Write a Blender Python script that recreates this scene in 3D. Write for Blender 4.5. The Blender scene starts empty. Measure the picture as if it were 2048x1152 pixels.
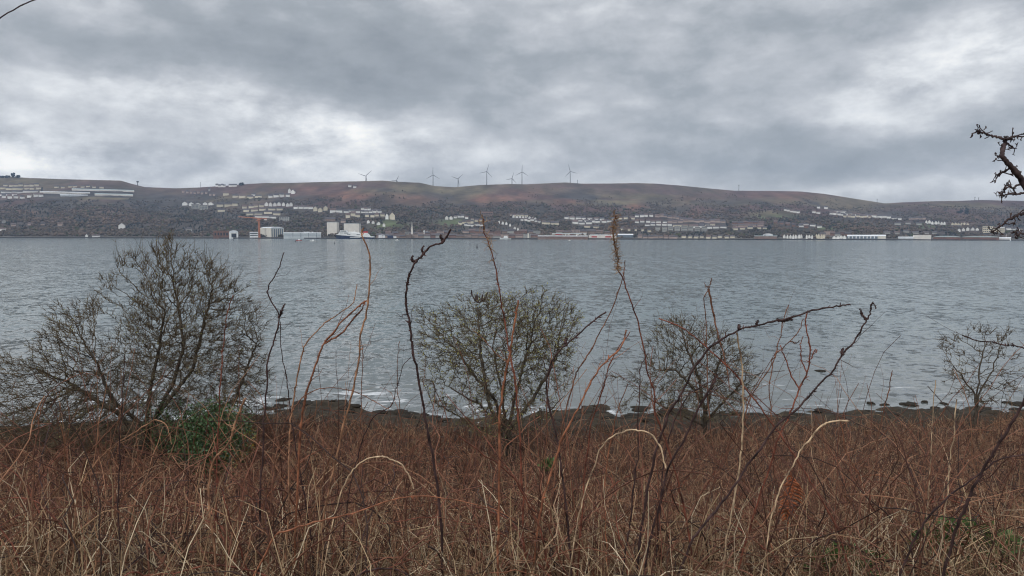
import bpy, math, random
import numpy as np
from mathutils import Vector, Matrix

# ------------------------------------------------------------------ camera
F = 1577.0                      # focal length in pixels of a 2048 wide frame
CAMZ = 8.0
PITCH = math.atan((576 - 472.5) / F)
ROLL = math.radians(0.15)
sc = bpy.context.scene
COL = sc.collection
R0 = np.array([math.cos(ROLL), 0, math.sin(ROLL)])
FW = np.array([0, math.cos(PITCH), -math.sin(PITCH)])
UP0 = np.array([0, math.sin(PITCH), math.cos(PITCH)])
RIGHT = np.array([1, 0, 0]) * math.cos(ROLL) + UP0 * math.sin(ROLL)
UP = UP0 * math.cos(ROLL) - np.array([1, 0, 0]) * math.sin(ROLL)
cam_data = bpy.data.cameras.new('camera')
cam = bpy.data.objects.new('camera', cam_data)
COL.objects.link(cam)
cam_data.sensor_width = 36
cam_data.lens = 36 * F / 2048
cam_data.clip_start = 0.05
cam_data.clip_end = 30000
cam.matrix_world = Matrix(((RIGHT[0], UP[0], -FW[0], 0), (RIGHT[1], UP[1], -FW[1], 0),
                           (RIGHT[2], UP[2], -FW[2], CAMZ), (0, 0, 0, 1)))
sc.camera = cam


def ray(u, v):
    return FW + RIGHT * ((u - 1024) / F) + UP * ((576 - v) / F)


def P(u, v, Y):
    d = ray(u, v)
    return np.array([0, 0, CAMZ]) + d * (Y / d[1])


def te(u, v):
    d = ray(u, v)
    return d[0] / d[1], d[2] / d[1]


# ------------------------------------------------------------------ light and sky
SUN_EL, SUN_AZ = math.radians(42), math.radians(205)      # azimuth clockwise from +Y (the view)
sun_d = bpy.data.lights.new('sun', 'SUN')
sun_d.energy = 1.5
sun_d.angle = math.radians(10)
sun_d.color = (1, .965, .91)
sun = bpy.data.objects.new('sun', sun_d)
COL.objects.link(sun)
sun.rotation_euler = (math.pi / 2 - SUN_EL, 0, math.pi - SUN_AZ)
sc.view_settings.view_transform = 'Standard'
sc.view_settings.look = 'None'
sc.view_settings.gamma = 1
sc.view_settings.exposure = 0.0
sc.cycles.use_denoising = True
sc.cycles.max_bounces = 6
sc.cycles.volume_bounces = 0
sc.cycles.filter_width = 1.15

world = bpy.data.worlds.new('World')
sc.world = world
world.use_nodes = True
WT = world.node_tree
WT.nodes.clear()


class NB:
    """tiny node builder"""

    def __init__(self, tree):
        self.t = tree

    def n(self, kind, **kw):
        nd = self.t.nodes.new(kind)
        for k, v in kw.items():
            setattr(nd, k, v)
        return nd

    def put(self, sock, val):
        if hasattr(val, 'is_output'):
            self.t.links.new(val, sock)
        else:
            if hasattr(sock.default_value, '__len__') and not hasattr(val, '__len__'):
                val = (val,) * len(sock.default_value)
            if hasattr(val, '__len__') and len(sock.default_value) == 4 and len(val) == 3:
                val = (*val, 1)
            sock.default_value = val

    def m(self, op, a, b=0.0, c=0.0, clamp=False):
        nd = self.n('ShaderNodeMath', operation=op, use_clamp=clamp)
        self.put(nd.inputs[0], a)
        self.put(nd.inputs[1], b)
        self.put(nd.inputs[2], c)
        return nd.outputs[0]

    def vm(self, op, a, b=(0, 0, 0), s=None):
        nd = self.n('ShaderNodeVectorMath', operation=op)
        self.put(nd.inputs[0], a)
        self.put(nd.inputs[1], b)
        if s is not None:
            self.put(nd.inputs['Scale'], s)
        return nd.outputs[0]

    def noise(self, vec, scale, detail=4, rough=.55, dist=0.0, out='Fac'):
        nd = self.n('ShaderNodeTexNoise')
        if vec is not None:
            self.put(nd.inputs['Vector'], vec)
        nd.inputs['Scale'].default_value = scale
        nd.inputs['Detail'].default_value = detail
        nd.inputs['Roughness'].default_value = rough
        nd.inputs['Distortion'].default_value = dist
        return nd.outputs[out]

    def ramp(self, fac, stops, interp='LINEAR'):
        nd = self.n('ShaderNodeValToRGB')
        cr = nd.color_ramp
        cr.interpolation = interp
        while len(cr.elements) < len(stops):
            cr.elements.new(.5)
        for e, (p, c) in zip(cr.elements, stops):
            e.position = p
            e.color = (*c, 1) if len(c) == 3 else c
        self.put(nd.inputs[0], fac)
        return nd.outputs[0]

    def mix(self, fac, a, b, blend='MIX'):
        nd = self.n('ShaderNodeMix', data_type='RGBA', blend_type=blend)
        self.put(nd.inputs[0], fac)
        self.put(nd.inputs[6], a)
        self.put(nd.inputs[7], b)
        return nd.outputs[2]

    def comb(self, x, y, z):
        nd = self.n('ShaderNodeCombineXYZ')
        self.put(nd.inputs[0], x)
        self.put(nd.inputs[1], y)
        self.put(nd.inputs[2], z)
        return nd.outputs[0]

    def sep(self, v):
        nd = self.n('ShaderNodeSeparateXYZ')
        self.put(nd.inputs[0], v)
        return nd.outputs


def build_world():
    b = NB(WT)
    out = b.n('ShaderNodeOutputWorld')
    bg = b.n('ShaderNodeBackground')
    bg.inputs['Strength'].default_value = 0.1
    sky = b.n('ShaderNodeTexSky', sky_type='NISHITA', sun_disc=False)
    sky.sun_elevation = SUN_EL
    sky.sun_rotation = SUN_AZ
    tc = b.n('ShaderNodeTexCoord').outputs['Generated']
    d = b.sep(tc)
    x, y, z = d[0], d[1], d[2]
    az = b.m('ARCTAN2', x, y)
    el = b.m('ARCSINE', z)
    # cloud deck coordinates: flattened towards the horizon
    zz = b.m('ADD', b.m('MAXIMUM', z, 0.0), 0.17)
    q = b.comb(b.m('DIVIDE', x, zz), b.m('DIVIDE', y, zz), 0.0)
    tq = b.comb(az, b.m('MULTIPLY', el, 2.1), b.m('MULTIPLY', az, .35))
    w = b.noise(tq, 5.5, 6, .58, out='Color')
    w = b.vm('SUBTRACT', w, (.5, .5, .5))
    ws = b.sep(w)
    az2 = b.m('ADD', az, b.m('MULTIPLY', ws[0], .20))
    el2 = b.m('ADD', el, b.m('MULTIPLY', ws[1], .085))
    val, valp = None, None
    n5 = b.noise(b.vm('ADD', tq, (11.0, 3.7, 2.0)), 9.5, 9, .62, .1)
    ragged = b.m('MULTIPLY', b.m('SUBTRACT', n5, .30), 2.6)
    ragged = b.m('MINIMUM', b.m('MAXIMUM', ragged, .12), 1.25)
    patches = [  # photo position, spread, brightness offset of each cloud mass
        (20, 345, 190, 34, .52), (150, 285, 150, 22, .20), (60, 150, 130, 22, -.02), (20, 165, 130, 30, .08),
        (330, 185, 130, 34, .17), (480, 235, 130, 34, .10), (640, 275, 130, 38, .32), (540, 330, 200, 28, .14),
        (250, 300, 200, 20, -.10), (780, 320, 160, 40, .12), (720, 115, 290, 70, -.25), (820, 185, 160, 30, -.10),
        (180, 75, 230, 40, -.10), (130, 130, 150, 20, -.08), (450, 40, 250, 40, -.03), (1000, 170, 100, 30, .05),
        (1090, 60, 120, 30, .03), (1240, 190, 130, 24, .07), (1500, 165, 200, 32, -.15), (1330, 60, 260, 30, -.06),
        (1650, 95, 170, 20, -.06), (1860, 20, 220, 26, -.14), (1985, 95, 110, 40, .30), (1830, 185, 150, 40, .20),
        (1730, 240, 260, 14, .05), (1690, 312, 240, 32, -.20), (1560, 270, 160, 16, -.06), (1350, 300, 240, 40, -.03),
        (1850, 368, 160, 14, .10), (1480, 365, 200, 14, -.04), (1150, 330, 200, 30, .0), (2020, 260, 150, 24, -.06),
    ]
    for (u, v, su, sv, a) in patches:
        dr = ray(u, v)
        dr = dr / np.linalg.norm(dr)
        a0, e0 = math.atan2(dr[0], dr[1]), math.asin(dr[2])
        g = b.m('POWER', b.m('DIVIDE', b.m('SUBTRACT', az2, a0), su / F), 2.0)
        h = b.m('POWER', b.m('DIVIDE', b.m('SUBTRACT', el2, e0), sv / F), 2.0)
        e = b.m('MULTIPLY', b.m('EXPONENT', b.m('MULTIPLY', b.m('ADD', g, h), -.7)), a)
        if a > .06:
            valp = e if valp is None else b.m('ADD', valp, e)
        else:
            val = e if val is None else b.m('ADD', val, e)
    val = b.m('ADD', val, b.m('MULTIPLY', b.m('MULTIPLY', valp, ragged), 1.45))
    n1 = b.noise(b.vm('ADD', tq, (3.1, 0, 0)), 6.5, 8, .58, .2)
    n2 = b.noise(b.vm('ADD', tq, (7.3, 2.1, 0)), 17.0, 8, .66, .15)
    n3 = b.noise(q, 1.3, 4, .5)
    tex = b.m('ADD', b.m('MULTIPLY', b.m('SUBTRACT', n1, .5), .58), b.m('MULTIPLY', b.m('SUBTRACT', n2, .5), .31))
    tex = b.m('ADD', tex, b.m('MULTIPLY', b.m('SUBTRACT', n3, .5), .20))
    # billowing cloud edges
    n4 = b.noise(b.vm('ADD', tq, (1.7, 5.2, 0)), 8.0, 5, .5, .2)
    bil = b.m('ABSOLUTE', b.m('SUBTRACT', b.m('MULTIPLY', n4, 2.0), 1.0))
    tex = b.m('ADD', tex, b.m('MULTIPLY', b.m('SUBTRACT', bil, .16), .26))
    val = b.m('ADD', b.m('ADD', val, tex), .455)
    col = b.ramp(val, [(.10, (.20, .220, .243)), (.30, (.272, .294, .318)), (.45, (.385, .401, .426)),
                       (.64, (.59, .605, .62)), (.95, (.90, .885, .84))])
    # the deck is brighter high overhead, out of the photograph, as an overcast sky is
    lift = b.m('MULTIPLY', b.m('SUBTRACT', z, .32), 1.6)
    lift = b.m('MINIMUM', b.m('MAXIMUM', lift, 0.0), 1.15)
    col = b.vm('SCALE', col, s=b.m('MULTIPLY', b.m('ADD', lift, 1.0), 14.5))
    mixed = b.mix(.96, sky.outputs[0], col)
    b.put(bg.inputs['Color'], mixed)
    WT.links.new(bg.outputs[0], out.inputs[0])


build_world()


# ------------------------------------------------------------------ materials
def new_mat(name):
    m = bpy.data.materials.new(name)
    m.use_nodes = True
    b = NB(m.node_tree)
    pr = m.node_tree.nodes['Principled BSDF']
    return m, b, pr


def simple_mat(name, c1, c2=None, scale=3.0, rough=.8, tint=False, objcol=False, detail=4, spec=.3, metal=0):
    m, b, pr = new_mat(name)
    tc = b.n('ShaderNodeTexCoord').outputs['Object']
    c2 = c2 or tuple(c * .6 for c in c1)
    col = b.ramp(b.noise(tc, scale, detail), [(.32, c2), (.68, c1)])
    if tint:
        at = b.n('ShaderNodeAttribute', attribute_name='tint')
        col = b.mix(1.0, at.outputs['Color'], col, 'MULTIPLY')
    if objcol:
        oi = b.n('ShaderNodeObjectInfo')
        col = b.mix(1.0, oi.outputs['Color'], col, 'MULTIPLY')
    b.put(pr.inputs['Base Color'], col)
    pr.inputs['Roughness'].default_value = rough
    pr.inputs['Specular IOR Level'].default_value = spec
    pr.inputs['Metallic'].default_value = metal
    return m


W1, W2 = (1, 1, 1), (.72, .72, .72)
MAT = {
    'bark': simple_mat('bark', (.105, .085, .062), (.035, .028, .024), 9, .9),
    'twig': simple_mat('twig', (.15, .115, .070), (.05, .038, .026), 1.6, .9),
    'twig_dark': simple_mat('twig_dark', (.085, .058, .056), (.03, .02, .022), 14, .9, detail=8),
    'bud': simple_mat('bud', (.31, .30, .115), (.14, .135, .05), 5, .8),
    'leaf': simple_mat('evergreen_leaf', (.062, .12, .034), (.018, .04, .015), 4, .38, tint=True, spec=.5),
    'dry': simple_mat('dry_stalk', W1, (.5, .47, .45), 7, .85, tint=True),
    'cane': simple_mat('cane_skin', (1.9, 1.8, 1.7), (.30, .26, .26), 22, .75, objcol=True, spec=.25, detail=8),
    'house_wall': simple_mat('painted_render', W1, (.82, .81, .79), .25, .8, objcol=True),
    'house_roof': simple_mat('roof_slate', (.13, .12, .125), (.07, .065, .07), .3, .7, objcol=True),
    'white_roof': simple_mat('pale_sheet_roof', (.80, .82, .84), (.62, .65, .68), .06, .5),
    'pale_green_roof': simple_mat('pale_green_sheet_roof', (.46, .53, .53), (.36, .43, .43), .06, .6),
    'dark_glass': simple_mat('dark_glass', (.03, .035, .045), (.015, .02, .025), .4, .2),
    'beige': simple_mat('beige_cladding', (.76, .735, .65), (.67, .64, .56), .07, .7),
    'pale_grey': simple_mat('pale_grey_cladding', (.58, .61, .62), (.45, .49, .51), .08, .6),
    'slate_blue': simple_mat('blue_grey_door', (.16, .20, .24), (.11, .14, .17), .2, .6),
    'concrete': simple_mat('weathered_concrete', (.76, .72, .66), (.65, .615, .565), .09, .85),
    'orange': simple_mat('orange_crane_paint', (.56, .23, .13), (.43, .17, .10), .15, .6),
    'brick': simple_mat('red_brick', (.22, .115, .085), (.13, .075, .06), .12, .9),
    'navy': simple_mat('navy_hull_paint', (.022, .032, .085), (.014, .02, .055), .1, .45),
    'ship_white': simple_mat('ship_white_paint', (.84, .84, .82), (.72, .73, .73), .12, .45),
    'red': simple_mat('red_paint', (.48, .04, .035), (.34, .03, .03), .3, .5),
    'turbine': simple_mat('turbine_grey', (.16, .165, .18), (.12, .125, .135), .05, .6),
    'steel': simple_mat('dark_steel', (.10, .10, .11), (.05, .05, .06), .3, .6),
    'seawall': simple_mat('dark_sea_wall', (.07, .068, .072), (.03, .03, .034), .05, .9),
    'rock': simple_mat('weedy_rock', (.034, .027, .018), (.009, .008, .007), 3.5, .9, spec=.15, detail=8),
    'stone': simple_mat('sandstone', (.27, .19, .155), (.17, .125, .11), .15, .9, objcol=True),
    'crown': simple_mat('wood_crowns', W1, (.55, .55, .55), .06, .95, tint=True, spec=.05),
    'fern': simple_mat('rusty_fern', (.38, .12, .05), (.22, .07, .03), 12, .85),
    'green_weed': simple_mat('green_weed', (.09, .16, .045), (.04, .08, .02), 9, .6),
}


# ------------------------------------------------------------------ mesh helpers
def mesh_np(name, V, Q=None, T=None, tint=None, smooth=False):
    V = np.asarray(V, dtype=np.float32)
    me = bpy.data.meshes.new(name)
    me.vertices.add(len(V))
    me.vertices.foreach_set('co', V.ravel())
    nq = 0 if Q is None else len(Q)
    nt = 0 if T is None else len(T)
    loops = []
    if nq:
        loops.append(np.asarray(Q, dtype=np.int32).ravel())
    if nt:
        loops.append(np.asarray(T, dtype=np.int32).ravel())
    L = np.concatenate(loops)
    me.loops.add(len(L))
    me.loops.foreach_set('vertex_index', L)
    me.polygons.add(nq + nt)
    st = np.concatenate([np.arange(nq) * 4, nq * 4 + np.arange(nt) * 3]).astype(np.int32)
    me.polygons.foreach_set('loop_start', st)
    if smooth:
        me.polygons.foreach_set('use_smooth', np.ones(nq + nt, dtype=bool))
    if tint is not None:
        a = me.attributes.new('tint', 'FLOAT_COLOR', 'POINT')
        c = np.ones((len(V), 4), dtype=np.float32)
        c[:, :3] = tint
        a.data.foreach_set('color', c.ravel())
    me.update(calc_edges=True)
    me.validate()
    return me


def link(name, me, mat=None, parent=None, loc=None):
    o = bpy.data.objects.new(name, me)
    COL.objects.link(o)
    if mat is not None and me is not None and len(me.materials) == 0:
        me.materials.append(MAT[mat] if isinstance(mat, str) else mat)
    if loc is not None:
        o.location = loc
    if parent is not None:
        o.parent = parent
    return o


def tag(o, label=None, cat=None, group=None, kind=None):
    if label:
        o['label'] = label
    if cat:
        o['category'] = cat
    if group:
        o['group'] = group
    if kind:
        o['kind'] = kind
    return o


def empty(name, loc, label, cat, group=None):
    o = bpy.data.objects.new(name, None)
    COL.objects.link(o)
    o.location = loc
    return tag(o, label, cat, group)


def tubes(PT, RD, sides=3, rng=None, cap=True):
    """PT (N,K,3), RD (N,K) -> verts, quads, tris of N tapered tubes"""
    PT = np.asarray(PT, float)
    RD = np.asarray(RD, float)
    N, K, _ = PT.shape
    T = np.empty_like(PT)
    T[:, 1:-1] = PT[:, 2:] - PT[:, :-2]
    T[:, 0] = PT[:, 1] - PT[:, 0]
    T[:, -1] = PT[:, -1] - PT[:, -2]
    T /= np.linalg.norm(T, axis=2, keepdims=True) + 1e-9
    mean = PT[:, -1] - PT[:, 0]
    mean /= np.linalg.norm(mean, axis=1, keepdims=True) + 1e-9
    ref = np.where(np.abs(mean[:, 2:3]) > .7, np.array([[1., .2, 0]]), np.array([[.1, .2, 1.]]))
    ref = np.repeat(ref[:, None, :], K, 1)
    A = np.cross(T, ref)
    A /= np.linalg.norm(A, axis=2, keepdims=True) + 1e-9
    B = np.cross(T, A)
    an = np.arange(sides) * 2 * math.pi / sides
    ring = A[:, :, None, :] * np.cos(an)[None, None, :, None] + B[:, :, None, :] * np.sin(an)[None, None, :, None]
    V = PT[:, :, None, :] + ring * RD[:, :, None, None]
    V = V.reshape(-1, 3)
    base = (np.arange(N) * K * sides)[:, None, None]
    k = (np.arange(K - 1) * sides)[None, :, None]
    s = np.arange(sides)[None, None, :]
    s2 = (np.arange(sides) + 1) % sides
    s2 = s2[None, None, :]
    Q = np.stack([base + k + s, base + k + s2, base + k + sides + s2, base + k + sides + s], -1).reshape(-1, 4)
    return V, Q


def join_geo(parts):
    Vs, Qs, off = [], [], 0
    for V, Q in parts:
        Vs.append(V)
        Qs.append(Q + off)
        off += len(V)
    return np.concatenate(Vs), np.concatenate(Qs)


def catmull(pts, n):
    pts = np.asarray(pts, float)
    P0 = np.vstack([2 * pts[0] - pts[1], pts, 2 * pts[-1] - pts[-2]])
    seg = len(pts) - 1
    t = np.linspace(0, seg, n)
    i = np.minimum(t.astype(int), seg - 1)
    f = (t - i)[:, None]
    a, b, c, d = P0[i], P0[i + 1], P0[i + 2], P0[i + 3]
    return .5 * (2 * b + (c - a) * f + (2 * a - 5 * b + 4 * c - d) * f ** 2 + (3 * b - a - 3 * c + d) * f ** 3)


def vnoise(x, y, seed=0):
    x = np.asarray(x, float)
    y = np.asarray(y, float)
    xi, yi = np.floor(x).astype(np.int64), np.floor(y).astype(np.int64)
    fx, fy = x - xi, y - yi
    fx, fy = fx * fx * (3 - 2 * fx), fy * fy * (3 - 2 * fy)

    def h(a, b):
        n = (a * 374761393 + b * 668265263 + seed * 1442695041) & 0x7fffffff
        n = ((n ^ (n >> 13)) * 1274126177) & 0x7fffffff
        return ((n ^ (n >> 16)) & 0xffff) / 65535.0
    return (h(xi, yi) * (1 - fx) + h(xi + 1, yi) * fx) * (1 - fy) + (h(xi, yi + 1) * (1 - fx) + h(xi + 1, yi + 1) * fx) * fy


def fbm(x, y, seed=0, o=4):
    s, a, t = 0, .5, 0
    for i in range(o):
        s = s + a * vnoise(x * 2 ** i, y * 2 ** i, seed + i * 17)
        t += a
        a *= .5
    return s / t


class Geo:
    """collects boxes and prisms into one mesh"""

    def __init__(self):
        self.v, self.f = [], []

    def poly_prism(self, foot, z0, z1):
        n = len(foot)
        b = len(self.v)
        self.v += [(p[0], p[1], z0) for p in foot] + [(p[0], p[1], z1) for p in foot]
        self.f += [[b + i, b + (i + 1) % n, b + n + (i + 1) % n, b + n + i] for i in range(n)]
        self.f += [list(range(b + n, b + 2 * n)), list(range(b + n - 1, b - 1, -1))]
        return self

    def box(self, x0, x1, y0, y1, z0, z1):
        return self.poly_prism([(x0, y0), (x1, y0), (x1, y1), (x0, y1)], z0, z1)

    def side_prism(self, prof, y0, y1):
        """profile of (x, z) swept from y0 to y1"""
        n = len(prof)
        b = len(self.v)
        self.v += [(p[0], y0, p[1]) for p in prof] + [(p[0], y1, p[1]) for p in prof]
        self.f += [[b + i, b + (i + 1) % n, b + n + (i + 1) % n, b + n + i] for i in range(n)]
        self.f += [list(range(b + n, b + 2 * n)), list(range(b + n - 1, b - 1, -1))]
        return self

    def end_prism(self, prof, x0, x1):
        """profile of (y, z) swept from x0 to x1"""
        n = len(prof)
        b = len(self.v)
        self.v += [(x0, p[0], p[1]) for p in prof] + [(x1, p[0], p[1]) for p in prof]
        self.f += [[b + i, b + (i + 1) % n, b + n + (i + 1) % n, b + n + i] for i in range(n)]
        self.f += [list(range(b + n, b + 2 * n)), list(range(b + n - 1, b - 1, -1))]
        return self

    def beam(self, a, c, w, w2=None, sides=4):
        w2 = w if w2 is None else w2
        V, Q = tubes(np.array([[a, c]], float), np.array([[w, w2]]), sides)
        b = len(self.v)
        self.v += [tuple(x) for x in V]
        self.f += [[int(i) + b for i in q] for q in Q]
        self.f += [list(range(b + sides - 1, b - 1, -1)), list(range(b + sides, b + 2 * sides))]
        return self

    def mesh(self, name):
        import bmesh
        me = bpy.data.meshes.new(name)
        me.from_pydata([tuple(map(float, p)) for p in self.v], [], self.f)
        bm = bmesh.new()
        bm.from_mesh(me)
        bmesh.ops.recalc_face_normals(bm, faces=bm.faces)
        bm.to_mesh(me)
        bm.free()
        return me

    def build(self, name, mat, parent=None, loc=None):
        return link(name, self.mesh(name), mat, parent, loc)


# ------------------------------------------------------------------ near ground
GY = [-60, 3, 4, 5, 6, 8, 12, 17, 20, 27, 31, 34, 37, 45, 70]
GZ = [6.2, 6.2, 6.0, 5.7, 5.3, 4.3, 2.6, 1.35, 1.15, .95, .55, .10, -.25, -1.0, -3.0]


def shore_shift(x):
    # how far the waterline wanders: nearer the camera on the left, a spit of rocks left of the middle
    return np.interp(x, [-60, -20, -13, -9, -6, -2, 3, 10, 22, 60], [-4, -3.5, -1.5, 2.5, 1.5, -1.0, .6, .4, 1.2, 2])


def gz(x, y):
    x = np.asarray(x, float)
    y = np.asarray(y, float)
    sh = shore_shift(x) * np.clip((y - 22) / 8, 0, 1)
    z = np.interp(y - sh, GY, GZ)
    bump = (fbm(x * .35, y * .35, 5) - .5) * .5 + (fbm(x * 1.3, y * 1.3, 9) - .5) * .22
    amp = np.clip((y - 2) / 8, .25, 1) * np.clip((44 - y) / 8, .2, 1)
    weedy = np.clip((y - sh * .6 - 26.5) / 2, 0, 1) * np.clip((42 - y) / 6, 0, 1)
    return z + bump * amp + weedy * (fbm(x * 1.7, y * 1.2, 14) - .5) * .55


def grid_mesh(name, xs, ys, zf):
    X, Y = np.meshgrid(xs, ys)
    Z = zf(X, Y)
    V = np.stack([X, Y, Z], -1).reshape(-1, 3)
    nx, ny = len(xs), len(ys)
    i = (np.arange(ny - 1) * nx)[:, None] + np.arange(nx - 1)[None, :]
    Q = np.stack([i, i + 1, i + nx + 1, i + nx], -1).reshape(-1, 4)
    return V, Q, X, Y


def ground_material():
    m, b, pr = new_mat('bank_soil_and_litter')
    pos = b.n('ShaderNodeNewGeometry').outputs['Position']
    s = b.sep(pos)
    litter = b.ramp(b.noise(pos, 9, 6, .7), [(.3, (.016, .010, .007)), (.5, (.05, .032, .02)), (.72, (.13, .09, .055))])
    scrub = b.ramp(b.noise(pos, 3.5, 6, .7), [(.3, (.022, .013, .01)), (.55, (.075, .042, .028)), (.75, (.12, .075, .045))])
    weed = b.ramp(b.noise(pos, 2.5, 6, .7), [(.3, (.012, .010, .007)), (.6, (.045, .034, .022)), (.8, (.095, .075, .05))])
    t = b.m('MULTIPLY', b.m('SUBTRACT', s[1], 9.0), .2, clamp=True)
    c = b.mix(t, litter, scrub)
    hz = b.m('ADD', s[2], b.m('MULTIPLY', b.noise(pos, 1.2, 4), .5))
    t2 = b.m('MULTIPLY', b.m('SUBTRACT', 1.22, hz), 4.0, clamp=True)
    c = b.mix(t2, c, weed)
    b.put(pr.inputs['Base Color'], c)
    pr.inputs['Roughness'].default_value = .9
    pr.inputs['Specular IOR Level'].default_value = .2
    return m


xs = np.concatenate([np.linspace(-60, -27, 23), np.linspace(-26, 26, 240), np.linspace(27, 60, 23)])
ys = np.concatenate([np.linspace(-60, 1.5, 20), np.linspace(2, 44, 260), np.linspace(46, 70, 8)])
V, Q, _, _ = grid_mesh('ground', xs, ys, gz)
tag(link('ground', mesh_np('ground', V, Q, smooth=True), ground_material()), kind='structure')


# ------------------------------------------------------------------ sea
def sea_material():
    m, b, pr = new_mat('choppy_sea')
    pos = b.n('ShaderNodeNewGeometry').outputs['Position']
    s = b.sep(pos)
    y = s[1]

    def wave(sx, sy, sz, detail, off):
        v = b.comb(b.m('MULTIPLY', s[0], sx), b.m('MULTIPLY', y, sy), off)
        c = b.noise(v, sz, detail, .55, .4, out='Color')
        return b.vm('SUBTRACT', c, (.5, .5, .5))
    w1 = wave(1.1, 1.0, .78, 3, 0)          # metre-long wind waves, crests along the shore
    w2 = wave(1.0, 1.0, 1.6, 3, 4.2)         # ripples
    w3 = wave(.30, .075, 1.0, 3, 9.1)        # broad swell patches, readable far out
    gust = b.noise(b.comb(b.m('MULTIPLY', s[0], .004), b.m('MULTIPLY', y, .012), 3.0), 1.0, 4, .6)
    k = b.m('ADD', .62, b.m('MULTIPLY', gust, .75))
    n = b.vm('ADD', b.vm('ADD', b.vm('SCALE', w1, s=.40), b.vm('SCALE', w2, s=.36)), b.vm('SCALE', w3, s=.16))
    n = b.vm('SCALE', n, s=k)
    n = b.vm('MULTIPLY', n, (.55, 1.0, 0))
    nrm = b.vm('NORMALIZE', b.vm('ADD', n, (0, 0, 1)))
    b.put(pr.inputs['Normal'], nrm)
    near = b.ramp(b.m('DIVIDE', y, 400.0), [(.06, (.12, .125, .12)), (.2, (.080, .118, .120)), (1.0, (.058, .105, .110))])
    # breaking crests near the shore
    sw = b.comb(b.m('MULTIPLY', s[0], .42), b.m('MULTIPLY', y, .95), 0)
    crest = b.noise(sw, 1.0, 6, .68, .6)
    band = b.noise(b.comb(b.m('MULTIPLY', s[0], .07), b.m('MULTIPLY', y, .10), 7), 1.0, 3)
    close = b.m('MULTIPLY', b.m('SUBTRACT', 62.0, y), .032, clamp=True)
    thr = b.m('ADD', b.m('SUBTRACT', .79, b.m('MULTIPLY', close, .27)), b.m('MULTIPLY', b.m('SUBTRACT', .5, band), .28))
    spit = b.m('EXPONENT', b.m('MULTIPLY', b.m('ADD', b.m('POWER', b.m('DIVIDE', b.m('ADD', s[0], 8.5), 4.5), 2.0), b.m('POWER', b.m('DIVIDE', b.m('SUBTRACT', y, 40.0), 8.0), 2.0)), -1.0))
    thr = b.m('SUBTRACT', thr, b.m('MULTIPLY', spit, .085))
    foam = b.m('MULTIPLY', b.m('SUBTRACT', crest, thr), 9.0, clamp=True)
    # a scatter of small whitecaps farther out
    cap = b.noise(b.comb(b.m('MULTIPLY', s[0], .11), b.m('MULTIPLY', y, .17), 2), 1.0, 5, .65)
    foam = b.m('MAXIMUM', foam, b.m('MULTIPLY', b.m('SUBTRACT', cap, .74), 16.0, clamp=True))
    b.put(pr.inputs['Base Color'], b.mix(foam, near, (.62, .64, .66)))
    b.put(pr.inputs['Roughness'], b.m('ADD', .12, b.m('MULTIPLY', foam, .6)))
    pr.inputs['IOR'].default_value = 1.333
    pr.inputs['Specular IOR Level'].default_value = .5
    return m


V, Q, _, _ = grid_mesh('sea', np.linspace(-5000, 5000, 41), np.concatenate([np.linspace(28, 100, 8), np.linspace(150, 2600, 20)]), lambda x, y: x * 0)
tag(link('sea', mesh_np('sea', V, Q), sea_material()), kind='structure')

# ------------------------------------------------------------------ far shore and hill
RIDGE = [(-900, 380), (-500, 372), (-200, 360), (0, 353), (25, 354), (60, 356), (120, 358), (200, 360), (242, 361), (262, 367), (290, 374), (350, 376.5),
         (400, 375), (440, 372), (480, 369), (530, 366), (580, 366), (640, 364), (720, 362.5), (765, 361), (800, 364), (840, 365.5),
         (868, 372), (910, 374), (960, 370), (1020, 368), (1050, 368.5), (1100, 366), (1130, 364.5), (1165, 367), (1220, 367),
         (1270, 366), (1310, 367), (1360, 371), (1420, 377), (1470, 381.5), (1540, 382), (1600, 383), (1650, 388), (1700, 396),
         (1770, 407), (1800, 405), (1840, 403.5), (1870, 402.5), (1910, 402), (1960, 400), (2048, 402), (2300, 408), (2900, 420)]
_rt = np.array([te(u, v) for u, v in RIDGE])
Y0 = 2100.0
E0 = -CAMZ / Y0 + .0012


def ridge_e(t):
    return np.interp(t, _rt[:, 0], _rt[:, 1])


def ridge_y(t):
    return 4150 + 260 * np.sin(t * 5 + .4) + 120 * np.sin(t * 13)


def hill_xyz(t, s):
    """t bearing (x/y), s 0 at the shore to 1 on the ridge, beyond 1 behind it"""
    t = np.asarray(t, float)
    s = np.asarray(s, float)
    yr = ridge_y(t)
    y = Y0 + (yr - Y0) * s
    e = E0 + (ridge_e(t) - E0) * np.minimum(s, 1)
    z = CAMZ + y * e
    z = z - np.maximum(s - 1, 0) ** 1.3 * 420
    x = t * y
    fade = np.clip(s * 5, 0, 1) * np.clip((1.0 - s) * 6, .12, 1)
    z = z + ((fbm(x / 260, y / 260, 3) - .5) * 26 + (fbm(x / 60, y / 60, 8, 3) - .5) * 9) * fade
    return x, y, z


def hill_at(u, v):
    t, e = te(u, v)
    s = (e - E0) / (ridge_e(t) - E0)
    s = float(np.clip(s, .004, 1.0))
    x, y, z = hill_xyz(t, s)
    return np.array([float(x), float(y), float(z)])


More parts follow.
